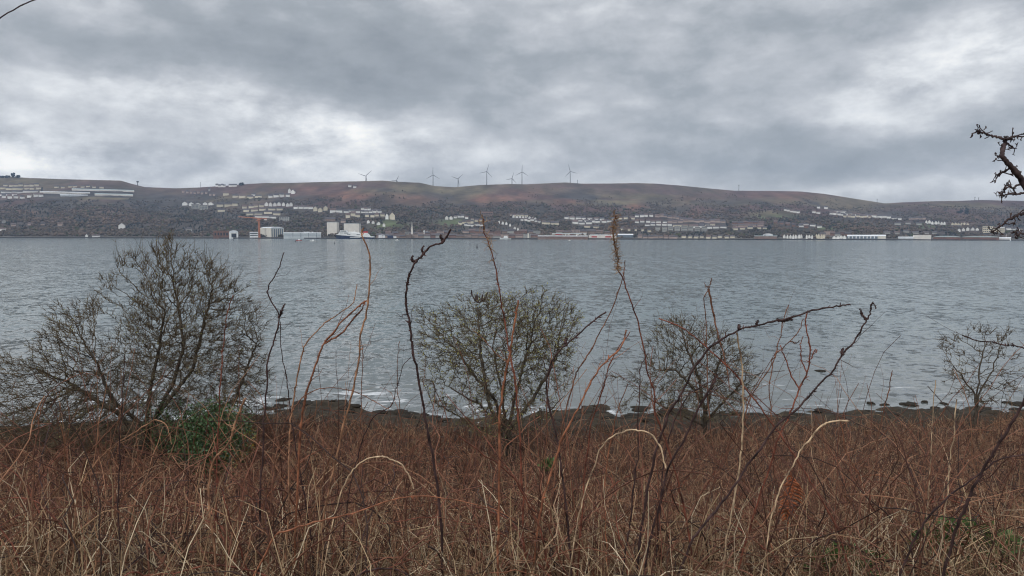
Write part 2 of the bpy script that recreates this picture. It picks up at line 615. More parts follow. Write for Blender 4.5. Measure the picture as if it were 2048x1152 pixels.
def hill_tint(t, s):
    x, y, z = hill_xyz(t, s)
    e = E0 + (ridge_e(t) - E0) * np.minimum(s, 1)
    n1 = fbm(x / 330, y / 420, 21, 5)
    n2 = fbm(x / 120, y / 260, 33, 4)
    n3 = fbm(x / 45, y / 150, 41, 3)
    heather = np.array([.120, .076, .068])
    grass = np.array([.17, .142, .09])
    wood = np.array([.078, .070, .064])
    field = np.array([.115, .138, .07])
    bracken = np.array([.20, .108, .078])
    town = np.array([.12, .11, .095])

    def mixc(c, d, f):
        return c * (1 - f[..., None]) + d * f[..., None]
    c = np.broadcast_to(heather, s.shape + (3,)).copy()
    c = mixc(c, grass, np.clip((n1 - .48) * 7, 0, 1) * .8)
    c = mixc(c, wood, np.clip((n2 - .50) * 9, 0, 1) * np.clip((.97 - s) * 6, 0, 1))
    c = mixc(c, wood, np.clip((.62 - s + (n1 - .5) * 1.2) * 5, 0, 1) * .85)
    c = mixc(c, town, np.clip((.14 - s) * 12, 0, 1))
    # patches of bracken, rough grass and mown fields where the photograph has them
    for (u, v, su, sv, colr, k) in [
        (690, 392, 60, 11, bracken, .8), (600, 375, 60, 6, bracken, .5), (820, 400, 60, 10, bracken, .5), (990, 398, 50, 9, bracken, .75), (1000, 412, 60, 5, bracken, .6),
        (1060, 385, 60, 12, bracken, .4), (1130, 405, 40, 6, bracken, .6), (1270, 412, 26, 12, bracken, .9), (1390, 424, 14, 6, bracken, .9),
        (1380, 395, 40, 7, bracken, .5), (1180, 372, 130, 7, heather, .8), (1300, 380, 120, 9, heather, .7), (1480, 390, 120, 9, heather, .8), (1580, 392, 70, 8, bracken, .5),
        (1240, 402, 50, 5, grass, .9), (1190, 410, 50, 4, grass, .8), (1300, 392, 60, 4, grass, .7), (900, 382, 90, 5, grass, .8), (830, 376, 50, 3, grass, .7),
        (780, 450, 36, 6, field, .9), (905, 446, 36, 6, field, .9), (770, 443, 20, 5, field, .8), (1555, 430, 50, 6, field, .8), (1530, 425, 60, 4, grass, .6),
        (1850, 453, 28, 5, field, .8), (1660, 461, 40, 2.5, field, .7), (1960, 415, 90, 5, grass, .8), (1900, 425, 60, 8, heather, .6), (1950, 440, 60, 6, bracken, .4),
        (200, 397, 70, 3, grass, .9), (60, 362, 60, 4, grass, .6), (200, 368, 90, 6, heather, .9), (40, 428, 40, 5, bracken, .5), (220, 421, 50, 5, bracken, .4),
        (1780, 425, 80, 7, wood, .6), (130, 440, 90, 10, wood, .8), (560, 400, 80, 4, wood, .7), (1460, 402, 80, 5, wood, .6),
    ]:
        tc, ec = te(u, v)
        g = np.exp(-(((t - tc) * F / su) ** 2 + ((e - ec) * F / sv) ** 2) ** 1.4)
        c = mixc(c, np.asarray(colr), np.clip(g * k * (.35 + 1.3 * n3), 0, 1))
    c = c * (.45 + 1.1 * n3)[..., None]
    return c


ts = np.linspace(-.98, .98, 760)
ss = np.concatenate([np.linspace(0, 1, 120), np.array([1.02, 1.05, 1.1, 1.2, 1.35])])
TT, SS = np.meshgrid(ts, ss)
hx, hy, hzv = hill_xyz(TT, SS)
V = np.stack([hx, hy, hzv], -1).reshape(-1, 3)
nx, ny = len(ts), len(ss)
ii = (np.arange(ny - 1) * nx)[:, None] + np.arange(nx - 1)[None, :]
Q = np.stack([ii, ii + 1, ii + nx + 1, ii + nx], -1).reshape(-1, 4)
tint = hill_tint(TT, SS).reshape(-1, 3)
hm = simple_mat('moor_and_fields', W1, (.62, .62, .62), .035, .95, tint=True, spec=.05, detail=8)
tag(link('hill', mesh_np('hill', V, Q, tint=tint, smooth=True), hm), kind='structure')

# low dark sea wall all along the far shore
wt = np.linspace(-.98, .98, 200)
g = Geo()
for a, c in zip(wt[:-1], wt[1:]):
    ya, yc = Y0 - 6, Y0 - 6
    n = len(g.v)
    g.v += [(a * ya, ya, -1), (c * yc, yc, -1), (c * yc, yc, 2.6), (a * ya, ya, 2.6), (c * (yc + 9), yc + 9, 2.9), (a * (ya + 9), ya + 9, 2.9)]
    g.f += [[n, n + 1, n + 2, n + 3], [n + 3, n + 2, n + 4, n + 5]]
tag(g.build('sea_wall', 'seawall'), 'dark low sea wall running along the far shore below the town', 'sea wall')

# ------------------------------------------------------------------ woods on the hill
rng = np.random.default_rng(11)
_ico_v = []
ph = (1 + 5 ** .5) / 2
for a, c in ((1, ph), (-1, ph), (1, -ph), (-1, -ph)):
    _ico_v += [(0, a, c), (a, c, 0), (c, 0, a)]
_ico_v = np.array(_ico_v) / math.sqrt(1 + ph * ph)


def hull_faces(v):
    import bmesh
    bm = bmesh.new()
    for p in v:
        bm.verts.new(p)
    bm.verts.ensure_lookup_table()
    bmesh.ops.convex_hull(bm, input=bm.verts)
    bm.verts.index_update()
    fs = [[x.index for x in f.verts] for f in bm.faces]
    bm.free()
    return np.array(fs)


ICO_F = hull_faces(_ico_v)


def wood_mask(u, v):
    """density of trees at a photo position"""
    d = .02 + .95 * np.clip((v - 380) / 62, 0, 1)
    for (a, c, su, sv, k) in [(130, 438, 120, 16, .6), (330, 440, 120, 20, .5), (560, 400, 150, 6, .6), (700, 405, 120, 10, .6), (780, 425, 60, 12, .8),
                              (900, 420, 120, 14, .8), (1100, 425, 100, 10, .6), (1130, 395, 60, 8, .4), (1480, 405, 150, 8, .4), (1500, 440, 60, 6, .3), (1640, 445, 90, 10, .5), (1760, 455, 80, 10, .6)]:
        d += k * np.exp(-((u - a) / su) ** 2 - ((v - c) / sv) ** 2)
    for (a, c, su, sv, k) in [(690, 390, 50, 8, .9), (990, 400, 60, 10, .8), (1270, 410, 24, 10, .9), (1240, 402, 50, 6, .5), (905, 446, 40, 7, 1), (780, 450, 36, 6, 1), (1555, 430, 50, 6, .9),
                              (40, 384, 60, 12, .9), (200, 384, 80, 14, 1.2), (500, 416, 80, 10, .35), (1350, 445, 90, 10, .5), (1850, 453, 28, 5, .9), (960, 445, 50, 8, .5), (1200, 440, 60, 8, .4), (1720, 430, 80, 5, .5)]:
        d -= k * np.exp(-((u - a) / su) ** 2 - ((v - c) / sv) ** 2)
    return d


def woods(name, n, conif, seed):
    r = np.random.default_rng(seed)
    u = r.uniform(-120, 2168, n * 4)
    v = 368 + (477 - 368) * r.uniform(0, 1, n * 4) ** .8
    t = np.array((u - 1024) / F)
    keep = r.uniform(0, 1.1, n * 4) < wood_mask(u, v) * (.45 + 1.1 * fbm(u / 30, v / 9, seed + 3))
    t, v, u = t[keep][:n], v[keep][:n], u[keep][:n]
    e = (472.5 + (u - 1024) * .0026 - v) / F
    s = (e - E0) / (ridge_e(t) - E0)
    ok = (s > .015) & (s < .93)
    ok &= (v > 412) | (fbm(u / 26, v / 8, 55) > .53 + .10 * np.clip((400 - v) / 25, 0, 1))
    if conif:
        ok &= fbm(u / 40, v / 12, 77) > .56
    else:
        ok &= fbm(u / 40, v / 12, 77) < .66
    du = np.abs(u[:, None] - HU[None, :, 0]) < HU[None, :, 2] * .62 + 1.0
    dv = v[:, None] - HU[None, :, 1]
    ok &= ~(du & (dv > -2.5) & (dv < 4.5)).any(1)
    t, s = t[ok], s[ok]
    x, y, z = hill_xyz(t, s)
    m = len(t)
    h = r.uniform(3.5, 8.5, m) * (1.1 if conif else 1) * (.6 + .4 * np.clip((1 - s) * 2, 0, 1))
    w = h * (r.uniform(.22, .34, m) if conif else r.uniform(.42, .75, m))
    base = _ico_v[None] * (1 + r.uniform(-.3, .3, (m, 12))[..., None])
    if conif:
        base = base * np.where(base[..., 2:3] > .3, np.array([.35, .35, 1.0]), np.array([1, 1, 1.]))
    Vv = base * np.stack([w, w, h * .55], -1)[:, None, :] + np.stack([x, y, z + h * .5], -1)[:, None, :]
    T = (ICO_F[None] + (np.arange(m) * 12)[:, None, None]).reshape(-1, 3)
    if conif:
        c = np.array([.040, .048, .046]) * r.uniform(.8, 1.25, (m, 1))
    else:
        a = r.uniform(0, 1, (m, 1))
        a = np.clip(a * .5 + (fbm(x / 170, y / 260, 91)[:, None] - .35) * 1.5, 0, 1)
        c = (np.array([.175, .125, .098]) * a + np.array([.088, .080, .066]) * (1 - a)) * r.uniform(.65, 1.35, (m, 1))
        c = np.where(r.uniform(0, 1, (m, 1)) < .07, np.array([[.07, .085, .04]]), c)
    c = np.repeat(c[:, None, :], 12, 1).reshape(-1, 3)
    tag(link(name, mesh_np(name, Vv.reshape(-1, 3), T=T, tint=c), 'crown'), kind='stuff')




def far_tree(u, v, hpx, wpx, label, conif=False, col=(.03, .04, .042), seed=0):
    """single trees that stand out on the hillside"""
    p = hill_at(u, v)
    k = p[1] / F
    h, w = hpx * k, wpx * k * .5
    r = np.random.default_rng(seed)
    root = empty('hillside_tree', p, label, 'tree', 'lone dark trees on the far hillside')
    Vs, Ts = [], []
    nb = 14
    for i in range(nb):
        f = (i + .5) / nb
        rad = w * (.62 if conif else .55) * (1.15 - f if conif else math.sin(math.pi * (.2 + .7 * f)))
        c = np.array([r.normal(0, w * .35 * (1 - f if conif else 1)), r.normal(0, w * .3), h * (.18 + .74 * f)])
        Vs.append(_ico_v * (1 + r.uniform(-.3, .3, (12, 1))) * rad * np.array([1, 1, .8]) + c)
        Ts.append(ICO_F + 12 * i)
    me = mesh_np('crown', np.concatenate(Vs), T=np.concatenate(Ts), tint=np.array(col))
    link('crown', me, 'crown', root)
    Geo().beam((0, 0, -1), (0, 0, h * .3), w * .1, w * .07, 6).build('trunk', 'bark', root)


far_tree(26, 356, 11, 10, 'tallest dark tree on the skyline at the far end of the ridge', seed=1)
far_tree(36, 356, 6, 8, 'low dark tree just right of the tallest skyline tree', seed=2)
far_tree(14, 356, 5, 9, 'low dark tree just left of the tallest skyline tree', seed=3)
far_tree(4, 356, 4, 9, 'lowest dark skyline tree at the very end of the ridge', seed=4)
far_tree(483, 371, 6, 10, 'dark evergreen beside the white houses on the ridge', seed=5)
far_tree(1538, 461, 11, 10, 'round dark tree among the brick terraces on the right', seed=6)
far_tree(1933, 430, 14, 12, 'tall dark conifer in the clump on the right hand hillside', True, seed=7)
far_tree(1922, 429, 9, 11, 'broad dark conifer at the left of the hillside clump', True, seed=8)
far_tree(84, 386, 12, 5, 'narrow dark tree between the housing estate and the white factory', seed=9)
far_tree(870, 458, 9, 6, 'dark conifer standing on the green field above the town', True, seed=10)


# ------------------------------------------------------------------ houses
def house_meshes():
    wall = Geo().end_prism([(-.5, -.6), (.5, -.6), (.5, 1), (0, 1.55), (-.5, 1)], -.5, .5).mesh('house_walls')
    wall.materials.append(MAT['house_wall'])
    roof = Geo()
    for sg in (-1, 1):
        n = len(roof.v)
        roof.v += [(-.54, sg * .60, .91), (.54, sg * .60, .91), (.54, 0, 1.58), (-.54, 0, 1.58),
                   (-.54, sg * .60, .99), (.54, sg * .60, .99), (.54, 0, 1.68), (-.54, 0, 1.68)]
        roof.f += [[n + i for i in f] for f in ([0, 1, 2, 3], [4, 5, 6, 7], [0, 1, 5, 4], [1, 2, 6, 5], [3, 2, 6, 7], [0, 3, 7, 4])]
    roof = roof.mesh('house_roof')
    roof.materials.append(MAT['house_roof'])
    gw = Geo().side_prism([(-.5, -.6), (.5, -.6), (.5, 1), (0, 1.7), (-.5, 1)], -.5, .5).mesh('house_walls')
    gw.materials.append(MAT['house_wall'])
    gr = Geo()
    for sg in (-1, 1):
        n = len(gr.v)
        gr.v += [(sg * .60, -.54, .88), (sg * .60, .54, .88), (0, .54, 1.72), (0, -.54, 1.72),
                 (sg * .60, -.54, .98), (sg * .60, .54, .98), (0, .54, 1.84), (0, -.54, 1.84)]
        gr.f += [[n + i for i in f] for f in ([0, 1, 2, 3], [4, 5, 6, 7], [0, 1, 5, 4], [1, 2, 6, 5], [3, 2, 6, 7], [0, 3, 7, 4])]
    gr = gr.mesh('house_roof')
    gr.materials.append(MAT['house_roof'])
    fw = Geo().box(-.5, .5, -.5, .5, -.6, 1.3).mesh('flats_walls')
    fw.materials.append(MAT['house_wall'])
    fr = Geo().box(-.52, .52, -.52, .52, 1.303, 1.40).mesh('flats_roof')
    fr.materials.append(MAT['house_roof'])
    win = Geo()
    for zz in (.12, .55, .98):
        for i in range(5):
            x = -.42 + i * .175
            win.box(x, x + .10, -.508, -.498, zz, zz + .20)
    win = win.mesh('window')
    win.materials.append(MAT['dark_glass'])
    return wall, roof, gw, gr, fw, fr, win


HW, HR, GWm, GR, FWm, FR, FWIN = house_meshes()
WALLC = {'white': (.90, .90, .87), 'cream': (.74, .68, .54), 'grey': (.42, .42, .40), 'pink': (.46, .36, .32), 'brown': (.28, .21, .175), 'brick': (.24, .14, .11)}
ORD = ['first', 'second', 'third', 'fourth', 'fifth', 'sixth', 'seventh', 'eighth', 'ninth', 'tenth', 'eleventh', 'twelfth', 'thirteenth', 'fourteenth']
hr = random.Random(4)


HQ = []


def house(*a, **k):
    HQ.append((a, k))


def build_house(u, v, wpx, hpx, colr, label, kind='l', roofc=None, group='houses on the far hillside', name='house', cat='house'):
    p = hill_at(u, v)
    k = p[1] / F
    w, h = wpx * k, hpx * k * .70
    depth = min(w * .8, 9) if kind == 'l' else w * 1.2
    if kind == 'f':
        h = hpx * k * .78
        depth = 12
    wm, rm = {'l': (HW, HR), 'g': (GWm, GR), 'f': (FWm, FR)}[kind]
    o = link(name, wm, None, None, p)
    o.scale = (w, depth, h)
    o.rotation_euler.z = math.atan2(-p[0], p[1]) * .9 + hr.uniform(-.25, .25)
    c = WALLC[colr]
    j = hr.uniform(.85, 1.08)
    o.color = (c[0] * j, c[1] * j, c[2] * j, 1)
    tag(o, label, cat, group)
    r = link('roof', rm, None, o)
    rc = roofc or hr.choice([(1, 1, 1), (.8, .8, .85), (1.5, 1.15, 1), (1.15, 1, .95)])
    r.color = (*rc, 1)
    if kind == 'f':
        link('window', FWIN, None, o)
    return o


def row(where, u0, v0, u1, v1, n, colr='white', hpx=5.0, kind='l', fill=.74, roofc=None):
    noun = {'l': 'house', 'g': 'gabled house', 'f': 'block of flats'}[kind]
    for i in range(n):
        f = (i + .5) / n
        w = (u1 - u0) / n * fill * hr.uniform(.85, 1.15)
        v = v0 + (v1 - v0) * f + hr.uniform(-.9, .9)
        u = u0 + (u1 - u0) * (f + hr.uniform(-.12, .12) / n)
        if n == 1:
            lab = f'{colr} {noun} {where}'
        else:
            lab = f'{ORD[i]} {colr} {noun} from the left {where}'
        house(u, v + hpx * .45, w, hpx * hr.uniform(1.0, 1.22), colr, lab, kind, roofc, 'houses ' + where if n > 1 else 'houses on the far hillside',
              {'f': 'apartment_block', 'g': 'gabled_house', 'l': 'house'}[kind], 'flats' if kind == 'f' else 'house')


row('in the top row of the left hand estate', 6, 373, 78, 373, 7, 'cream', 4)
row('in the second row of the left hand estate', 0, 378, 82, 378, 7, 'cream', 4.4)
row('in the long white terrace of the left hand estate', 2, 385, 76, 385, 3, 'white', 4.2, fill=.93)
row('in the short row under the estate terrace', 0, 390, 34, 390, 3, 'white', 4)
row('in the lowest row of the left hand estate', 0, 395, 90, 394, 7, 'white', 6, fill=.62)
row('in the row above the white factory', 108, 374, 208, 375, 8, 'cream', 3.4, fill=.55)
row('standing alone in the wood above the left shore', 236, 451, 250, 451, 1, 'white', 8, 'g')
row('low by the shore wood below the estate', 0, 459, 14, 459, 1, 'white', 4)
row('scattered in the wood by the left shore', 14, 450, 132, 451, 4, 'pink', 4, fill=.25)
row('among the dark trees at the far left shore', 3, 447, 12, 447, 1, 'grey', 5, 'g')
row('right at the water by the left shore', 186, 472, 202, 472, 1, 'white', 4)
row('tiny by the water left of the boat shed', 170, 472, 176, 472, 1, 'white', 4, 'g')
row('with a pale roof by the shore trees', 370, 458, 384, 458, 1, 'grey', 6)
row('in the row on top of the ridge', 431, 372, 452, 372, 4, 'white', 4.5, fill=.8)
row('at the end of the ridge top row', 457, 371.5, 474, 371.5, 2, 'white', 4, fill=.9)
row('standing high on the moor under the ridge', 416, 379, 421, 379, 1, 'grey', 6)
row('in the long pink row below the ridge', 362, 384, 432, 389, 9, 'pink', 4.5, fill=.55)
row('in the broken row above the upper wood', 445, 390, 525, 391, 5, 'cream', 5, fill=.7)
row('behind the broken row above the upper wood', 502, 387, 512, 387, 1, 'white', 4)
row('right of the broken row above the wood', 534, 391, 582, 388, 4, 'white', 6, fill=.7)
row('in the pair high above the upper wood', 574, 382, 590, 381, 2, 'white', 6, 'g', .8)
row('high under the first wind turbine', 694, 372, 716, 373, 2, 'white', 4, fill=.5)
row('in the first villa row over the shipyard', 364, 407, 428, 407, 5, 'white', 5, 'g', .7)
row('below the first villa row over the shipyard', 384, 414, 416, 414, 2, 'grey', 7, 'f', .9)
row('in the middle row over the shipyard', 434, 410, 478, 412, 3, 'cream', 6, fill=.8)
row('below the middle row over the shipyard', 436, 420, 452, 420, 1, 'cream', 5)
row('in the upper bank over the orange crane', 484, 414, 530, 414, 4, 'cream', 5, fill=.75)
row('in the white gabled row over the orange crane', 528, 410, 587, 410, 7, 'white', 5.5, 'g', .75)
row('in the second bank over the orange crane', 486, 420, 566, 418, 5, 'cream', 5, fill=.75)
row('in the third bank over the orange crane', 489, 426, 562, 426, 4, 'cream', 5, fill=.8)
row('in the lowest bank over the orange crane', 508, 432, 554, 432, 3, 'white', 4, fill=.8)
row('of grey green above the big beige shed', 556, 436, 581, 436, 1, 'grey', 8, 'f')
row('in the terrace right of the gabled row', 586, 417, 626, 417, 4, 'white', 5, fill=.85)
row('between the two terraces above the concrete blocks', 627, 420, 656, 420, 3, 'cream', 6, 'g', .8)
row('above the narrow concrete block', 660, 422, 722, 422, 5, 'white', 6, fill=.85)
row('in the upper long terrace above the ferry', 722, 418.5, 762, 418.5, 6, 'white', 4.2, fill=.95)
row('in the lower long terrace above the ferry', 722, 424, 762, 424, 5, 'white', 4.2, fill=.95)
row('in the tall cream row above the ferry', 689, 430, 722, 429, 3, 'cream', 7, fill=.75)
row('in the row right below the long terraces', 729, 431, 770, 430, 4, 'cream', 5.5, fill=.75)
row('wide and low above the narrow concrete block', 645, 437, 671, 437, 1, 'brown', 6)
row('right above the wide concrete block', 681, 440, 694, 440, 1, 'pink', 6)
row('beside the cream villa above the town', 769, 438, 778, 438, 1, 'white', 8, 'g')
row('tall and standing over the town', 778, 438, 792, 438, 1, 'cream', 10, 'g')
row('scattered among trees above the ferry stern', 732, 443, 772, 450, 4, 'white', 5, 'g', .55)
row('at the end of the field above the town', 890, 438, 906, 438, 2, 'white', 5, 'g', .7)
row('in the top row beside the green field', 908, 437, 936, 437, 4, 'white', 4.5, fill=.85)
row('in the second row beside the green field', 916, 444, 948, 443, 4, 'cream', 5.5, fill=.85)
row('in the third row beside the green field', 928, 449, 968, 449, 6, 'white', 4, fill=.85)
row('in the short row by the brown school', 940, 440, 964, 440, 3, 'cream', 4)
row('in the upper rank above the town middle', 1018, 432, 1057, 433, 5, 'cream', 4.2, fill=.85)
row('in the small gabled rank above the town middle', 1024, 437, 1074, 438, 8, 'white', 4, 'g', .7)
row('in the lower rank above the town middle', 1041, 442, 1082, 442, 6, 'white', 4, fill=.85)
row('in the cream rank above the shopping sheds', 1084, 446, 1118, 447, 4, 'cream', 6, fill=.85)
row('scattered above the town middle', 994, 446, 1040, 458, 6, 'white', 4.5, 'g', .5)
row('in the topmost line of the terraced hillside', 1126, 433, 1211, 437, 7, 'white', 4.5, fill=.72)
row('in the second line of the terraced hillside', 1144, 440, 1224, 442, 7, 'white', 4.5, fill=.72)
row('in the third line of the terraced hillside', 1146, 445, 1183, 445, 3, 'white', 4.5, fill=.85)
row('under the third line of the terraced hillside', 1168, 450, 1200, 450, 2, 'cream', 4.5, fill=.7)
row('behind the plumed stalk on the hillside', 1222, 437, 1270, 436, 4, 'cream', 4.5, fill=.7)
row('in the top line right of the plumed stalk', 1270, 434, 1306, 434, 4, 'white', 4.5, fill=.8)
row('in the long pink top line on the right', 1310, 433, 1384, 436, 9, 'pink', 4.5, fill=.9)
row('in the second line right of the plumed stalk', 1268, 442, 1334, 442, 6, 'white', 4.5, fill=.75)
row('in the second pink line on the right', 1334, 441, 1452, 440, 11, 'pink', 5, fill=.93)
row('in the third line right of the plumed stalk', 1290, 447, 1344, 447, 5, 'white', 4.2, fill=.75)
row('in the third line over the grey flats', 1344, 450, 1430, 448, 8, 'cream', 4.5, fill=.85)
row('over the end of the grey flats', 1384, 453, 1452, 453, 5, 'white', 4.5, fill=.8)
row('in the grey line above the shore', 1310, 459, 1414, 459, 8, 'grey', 8, 'f', .8)
row('scattered left of the grey flats', 1236, 456, 1306, 462, 5, 'cream', 5, fill=.4)
row('in the upper brick terrace by the round tree', 1464, 444, 1528, 445, 6, 'brick', 4.5, fill=.93)
row('in the lower terrace by the round tree', 1464, 449, 1526, 449, 5, 'pink', 5, fill=.93)
row('below the terraces by the round tree', 1464, 457, 1538, 455, 5, 'cream', 4.5, fill=.7)
row('right of the round dark tree', 1545, 446, 1620, 457, 6, 'brick', 5, fill=.55)
row('in the flat line right of the round tree', 1596, 454, 1630, 454, 3, 'white', 3.4, fill=.85)
row('alone by the low green field', 1634, 457, 1646, 457, 1, 'white', 4.5)
row('in the white line high on the right moor', 1566, 420, 1600, 424, 5, 'white', 4, fill=.8)
row('topmost of all on the right moor', 1630, 414, 1660, 416, 2, 'white', 4.5, fill=.4)
row('left of the high estate on the right', 1624, 424, 1642, 424, 2, 'white', 4)
row('in the top line of the high right estate', 1660, 421, 1692, 422, 4, 'white', 4, fill=.85)
row('in the middle line of the high right estate', 1658, 428, 1744, 429, 11, 'white', 5, fill=.8)
row('in the low line of the high right estate', 1686, 435, 1744, 434, 7, 'cream', 4.5, fill=.7)
row('in the pale end blocks of the high estate', 1745, 430, 1802, 435, 6, 'white', 5.5, fill=.9)
row('below the end blocks of the high estate', 1816, 436, 1852, 439, 5, 'pink', 4.5, fill=.7)
row('scattered under the high right estate', 1786, 447, 1850, 446, 3, 'grey', 4, fill=.5)
row('in the white gabled line by the small field', 1850, 445, 1892, 445, 7, 'white', 5, 'g', .7)
row('in the second gabled line by the small field', 1902, 445, 1938, 445, 6, 'cream', 4.5, 'g', .7)
row('scattered left of the yellow flats', 1912, 461, 1958, 459, 5, 'white', 5, 'g', .6)
row('low on the slope above the curved sheds', 1764, 465, 1880, 465, 6, 'grey', 4, fill=.5)
row('scattered right of the yellow flats', 1998, 455, 2046, 462, 4, 'white', 4.5, fill=.6)
row('of pale yellow at the right shore', 1964, 462, 1982, 462, 1, 'cream', 11, 'f', 1.0)
row('lower and right of the pale yellow flats', 1983, 463, 2010, 463, 2, 'cream', 7, 'f', .95)
row('in the gabled row on the right shore', 1566, 474, 1606, 474, 7, 'white', 6, 'g', .7)
row('in the trio on the right shore', 1611, 474, 1626, 474, 3, 'white', 6, 'g', .7)
row('in the cream group on the right shore', 1630, 474, 1650, 474, 4, 'cream', 7, 'g', .75)
row('left of the long white shore shed', 1664, 475, 1694, 475, 4, 'white', 5, 'g', .7)
row('in the shore row right of the shopping sheds', 1276, 473, 1356, 474, 8, 'pink', 5, fill=.85)
row('by the shore below the grey flats', 1362, 474, 1470, 474, 9, 'cream', 5, fill=.6)


def town(n, u0, u1, v0, v1, where, seed):
    r = random.Random(seed)
    for i in range(n):
        f = (i + .5) / n
        u, v = u0 + (u1 - u0) * f, r.uniform(v0, v1)
        tall = r.uniform(5, 8)
        colr = r.choice(['brown', 'brown', 'brick', 'pink', 'grey'])
        house(u, v + tall * .5, (u1 - u0) / n * r.uniform(.75, 1.1), tall, colr, f'{ORD[i]} old {colr} tenement from the left {where}', r.choice(['l', 'l', 'f']),
              group='old tenements ' + where, name='tenement', cat='tenement')


town(12, 752, 896, 472, 473.5, 'in the quayside row right of the ferry', 1)
town(10, 770, 900, 464, 467, 'in the street behind the quayside row', 2)
town(12, 898, 1076, 471, 473.5, 'in the waterfront row under the town', 3)
town(12, 925, 1080, 461, 466, 'in the street behind the waterfront row', 4)
town(8, 1110, 1240, 463, 466, 'behind the white shopping sheds', 5)
town(6, 1640, 1700, 467, 470, 'behind the cream group on the right shore', 6)


# the 300 largest long houses and 300 gabled ones are things of their own, the few smallest left over are one mass
def build_houses():
    byname = {}
    for q in HQ:
        byname.setdefault(q[0][8] if len(q[0]) > 8 else q[1].get('name', 'house'), []).append(q)
    for nm, qs in byname.items():
        drop = set()
        if len(qs) > 290:
            drop = {id(q) for q in sorted(qs, key=lambda q: q[0][2] * q[0][3])[:len(qs) - 290]}
        Vs, Ts, T2, off = [], [], [], 0
        for q in qs:
            if id(q) not in drop:
                build_house(*q[0], **q[1])
                continue
            u, v, wpx, hpx, colr = q[0][:5]
            p = hill_at(u, v)
            k = p[1] / F
            w, h, d = wpx * k, hpx * k * .62, 8
            x = np.array([[-.5, -.5, -.6], [.5, -.5, -.6], [.5, .5, -.6], [-.5, .5, -.6], [-.5, -.5, 1], [.5, -.5, 1], [.5, .5, 1], [-.5, .5, 1], [-.5, 0, 1.6], [.5, 0, 1.6]])
            x2 = np.array([[-.54, -.6, .93], [.54, -.6, .93], [.54, 0, 1.68], [-.54, 0, 1.68], [-.54, .6, .93], [.54, .6, .93]])
            sc_ = np.array([w, d, h])
            Vs += [x * sc_ + p, x2 * sc_ + p]
            Ts.append(np.array([[0, 1, 5, 4], [1, 2, 6, 5], [2, 3, 7, 6], [3, 0, 4, 7], [4, 5, 9, 8], [6, 7, 8, 9], [10, 11, 12, 13], [13, 12, 15, 14]]) + off)
            off += 16
            T2 += [WALLC[colr]] * 10 + [(.11, .105, .11)] * 6
        if drop:
            tag(link('small_houses', mesh_np('small_houses', np.concatenate(Vs), np.concatenate(Ts), tint=np.array(T2)), 'crown'), kind='stuff')


build_houses()
# the woods grow round the houses
HU = np.array([[q[0][0], q[0][1], q[0][2]] for q in HQ])
woods('bare_woodland', 30000, False, 5)
woods('conifer_woodland', 13000, True, 6)

# ------------------------------------------------------------------ big buildings on the far shore
def at(u, v):
    return hill_at(u, v)


def shed(name, label, cat, u0, u1, vtop, vbot, wall, roof, depth=30, gable=.16, curved=False, parts=(), bands=0):
    c = at((u0 + u1) / 2, vbot)
    k = c[1] / F
    w, h = (u1 - u0) * k, (vbot - vtop) * k
    root = empty(name, c, label, cat)
    root.rotation_euler.z = math.atan2(-c[0], c[1])
    hw, hd = w / 2, depth / 2
    Geo().box(-hw, hw, -hd, hd, -3, h * (1 - gable)).build('wall', wall, root)
    zt = h * (1 - gable) + .02
    if curved:
        prof = [(-hw * 1.02, zt)] + [(-hw * 1.02 * math.cos(a), zt + h * gable * math.sin(a)) for a in np.linspace(.15, math.pi - .15, 9)] + [(hw * 1.02, zt)]
        Geo().side_prism(prof, -hd - .4, hd + .4).build('roof', roof, root)
    else:
        Geo().end_prism([(-hd - .5, zt), (hd + .5, zt), (0, zt + h * gable * .8)], -hw - .4, hw + .4).build('roof', roof, root)
    for (pn, a, b2, z0, z1, mt) in parts:
        Geo().box(-hw + a * w, -hw + b2 * w, -hd - .35, -hd + .1, z0 * h, z1 * h).build(pn, mt, root)
    return root


win_strip = [('window', .03 + .19 * i, .17 + .19 * i, .38, .6, 'dark_glass') for i in range(5)]
shed('factory', 'long low white factory nearest the left hand estate', 'factory', 87, 174, 385.5, 389, 'concrete', 'white_roof', 16, .4)
shed('factory', 'low grey annex in front of the long white factory', 'factory', 124, 172, 388.5, 392, 'pale_grey', 'white_roof', 20, .4)
shed('factory', 'large upper factory shed with a pale green grey roof', 'factory', 152, 262, 379, 382.5, 'concrete', 'pale_green_roof', 16, .5)
shed('factory', 'large lower factory shed right of the gap, roof pale grey', 'factory', 194, 262, 386.8, 390.5, 'concrete', 'pale_green_roof', 14, .5)
shed('warehouse', 'long white waterside warehouse with divided bands beside the beige shed', 'warehouse', 569, 641, 466.5, 477, 'pale_grey', 'white_roof', 30, .1,
     parts=[('window_band', .01, .98, .44, .52, 'slate_blue')] + [('pillar', .21 * i + .03, .21 * i + .042, 0, .9, 'slate_blue') for i in range(1, 5)])
shed('warehouse', 'long grey roofed store behind the waterside warehouse', 'warehouse', 608, 634, 463.5, 468, 'pale_grey', 'pale_grey', 20, .3)
shed('office_building', 'small white office with dark window bands left of the crane', 'office', 500, 516, 465, 476, 'ship_white', 'white_roof', 16, .08,
     parts=[('window', .05, .95, .3, .45, 'dark_glass'), ('window', .05, .95, .65, .8, 'dark_glass')])
shed('brick_works', 'old red brick works with a flat roof by the boat shed', 'works', 428, 458, 464, 477, 'brick', 'brick', 25, .08,
     parts=[('window', .08 + .18 * i, .18 + .18 * i, .3, .7, 'dark_glass') for i in range(5)])
shed('boat_shed', 'white gabled boat shed with a dark open door', 'boat shed', 459, 476, 463, 477, 'ship_white', 'white_roof', 28, .3, True,
     parts=[('door', .25, .8, 0, .55, 'dark_glass')])
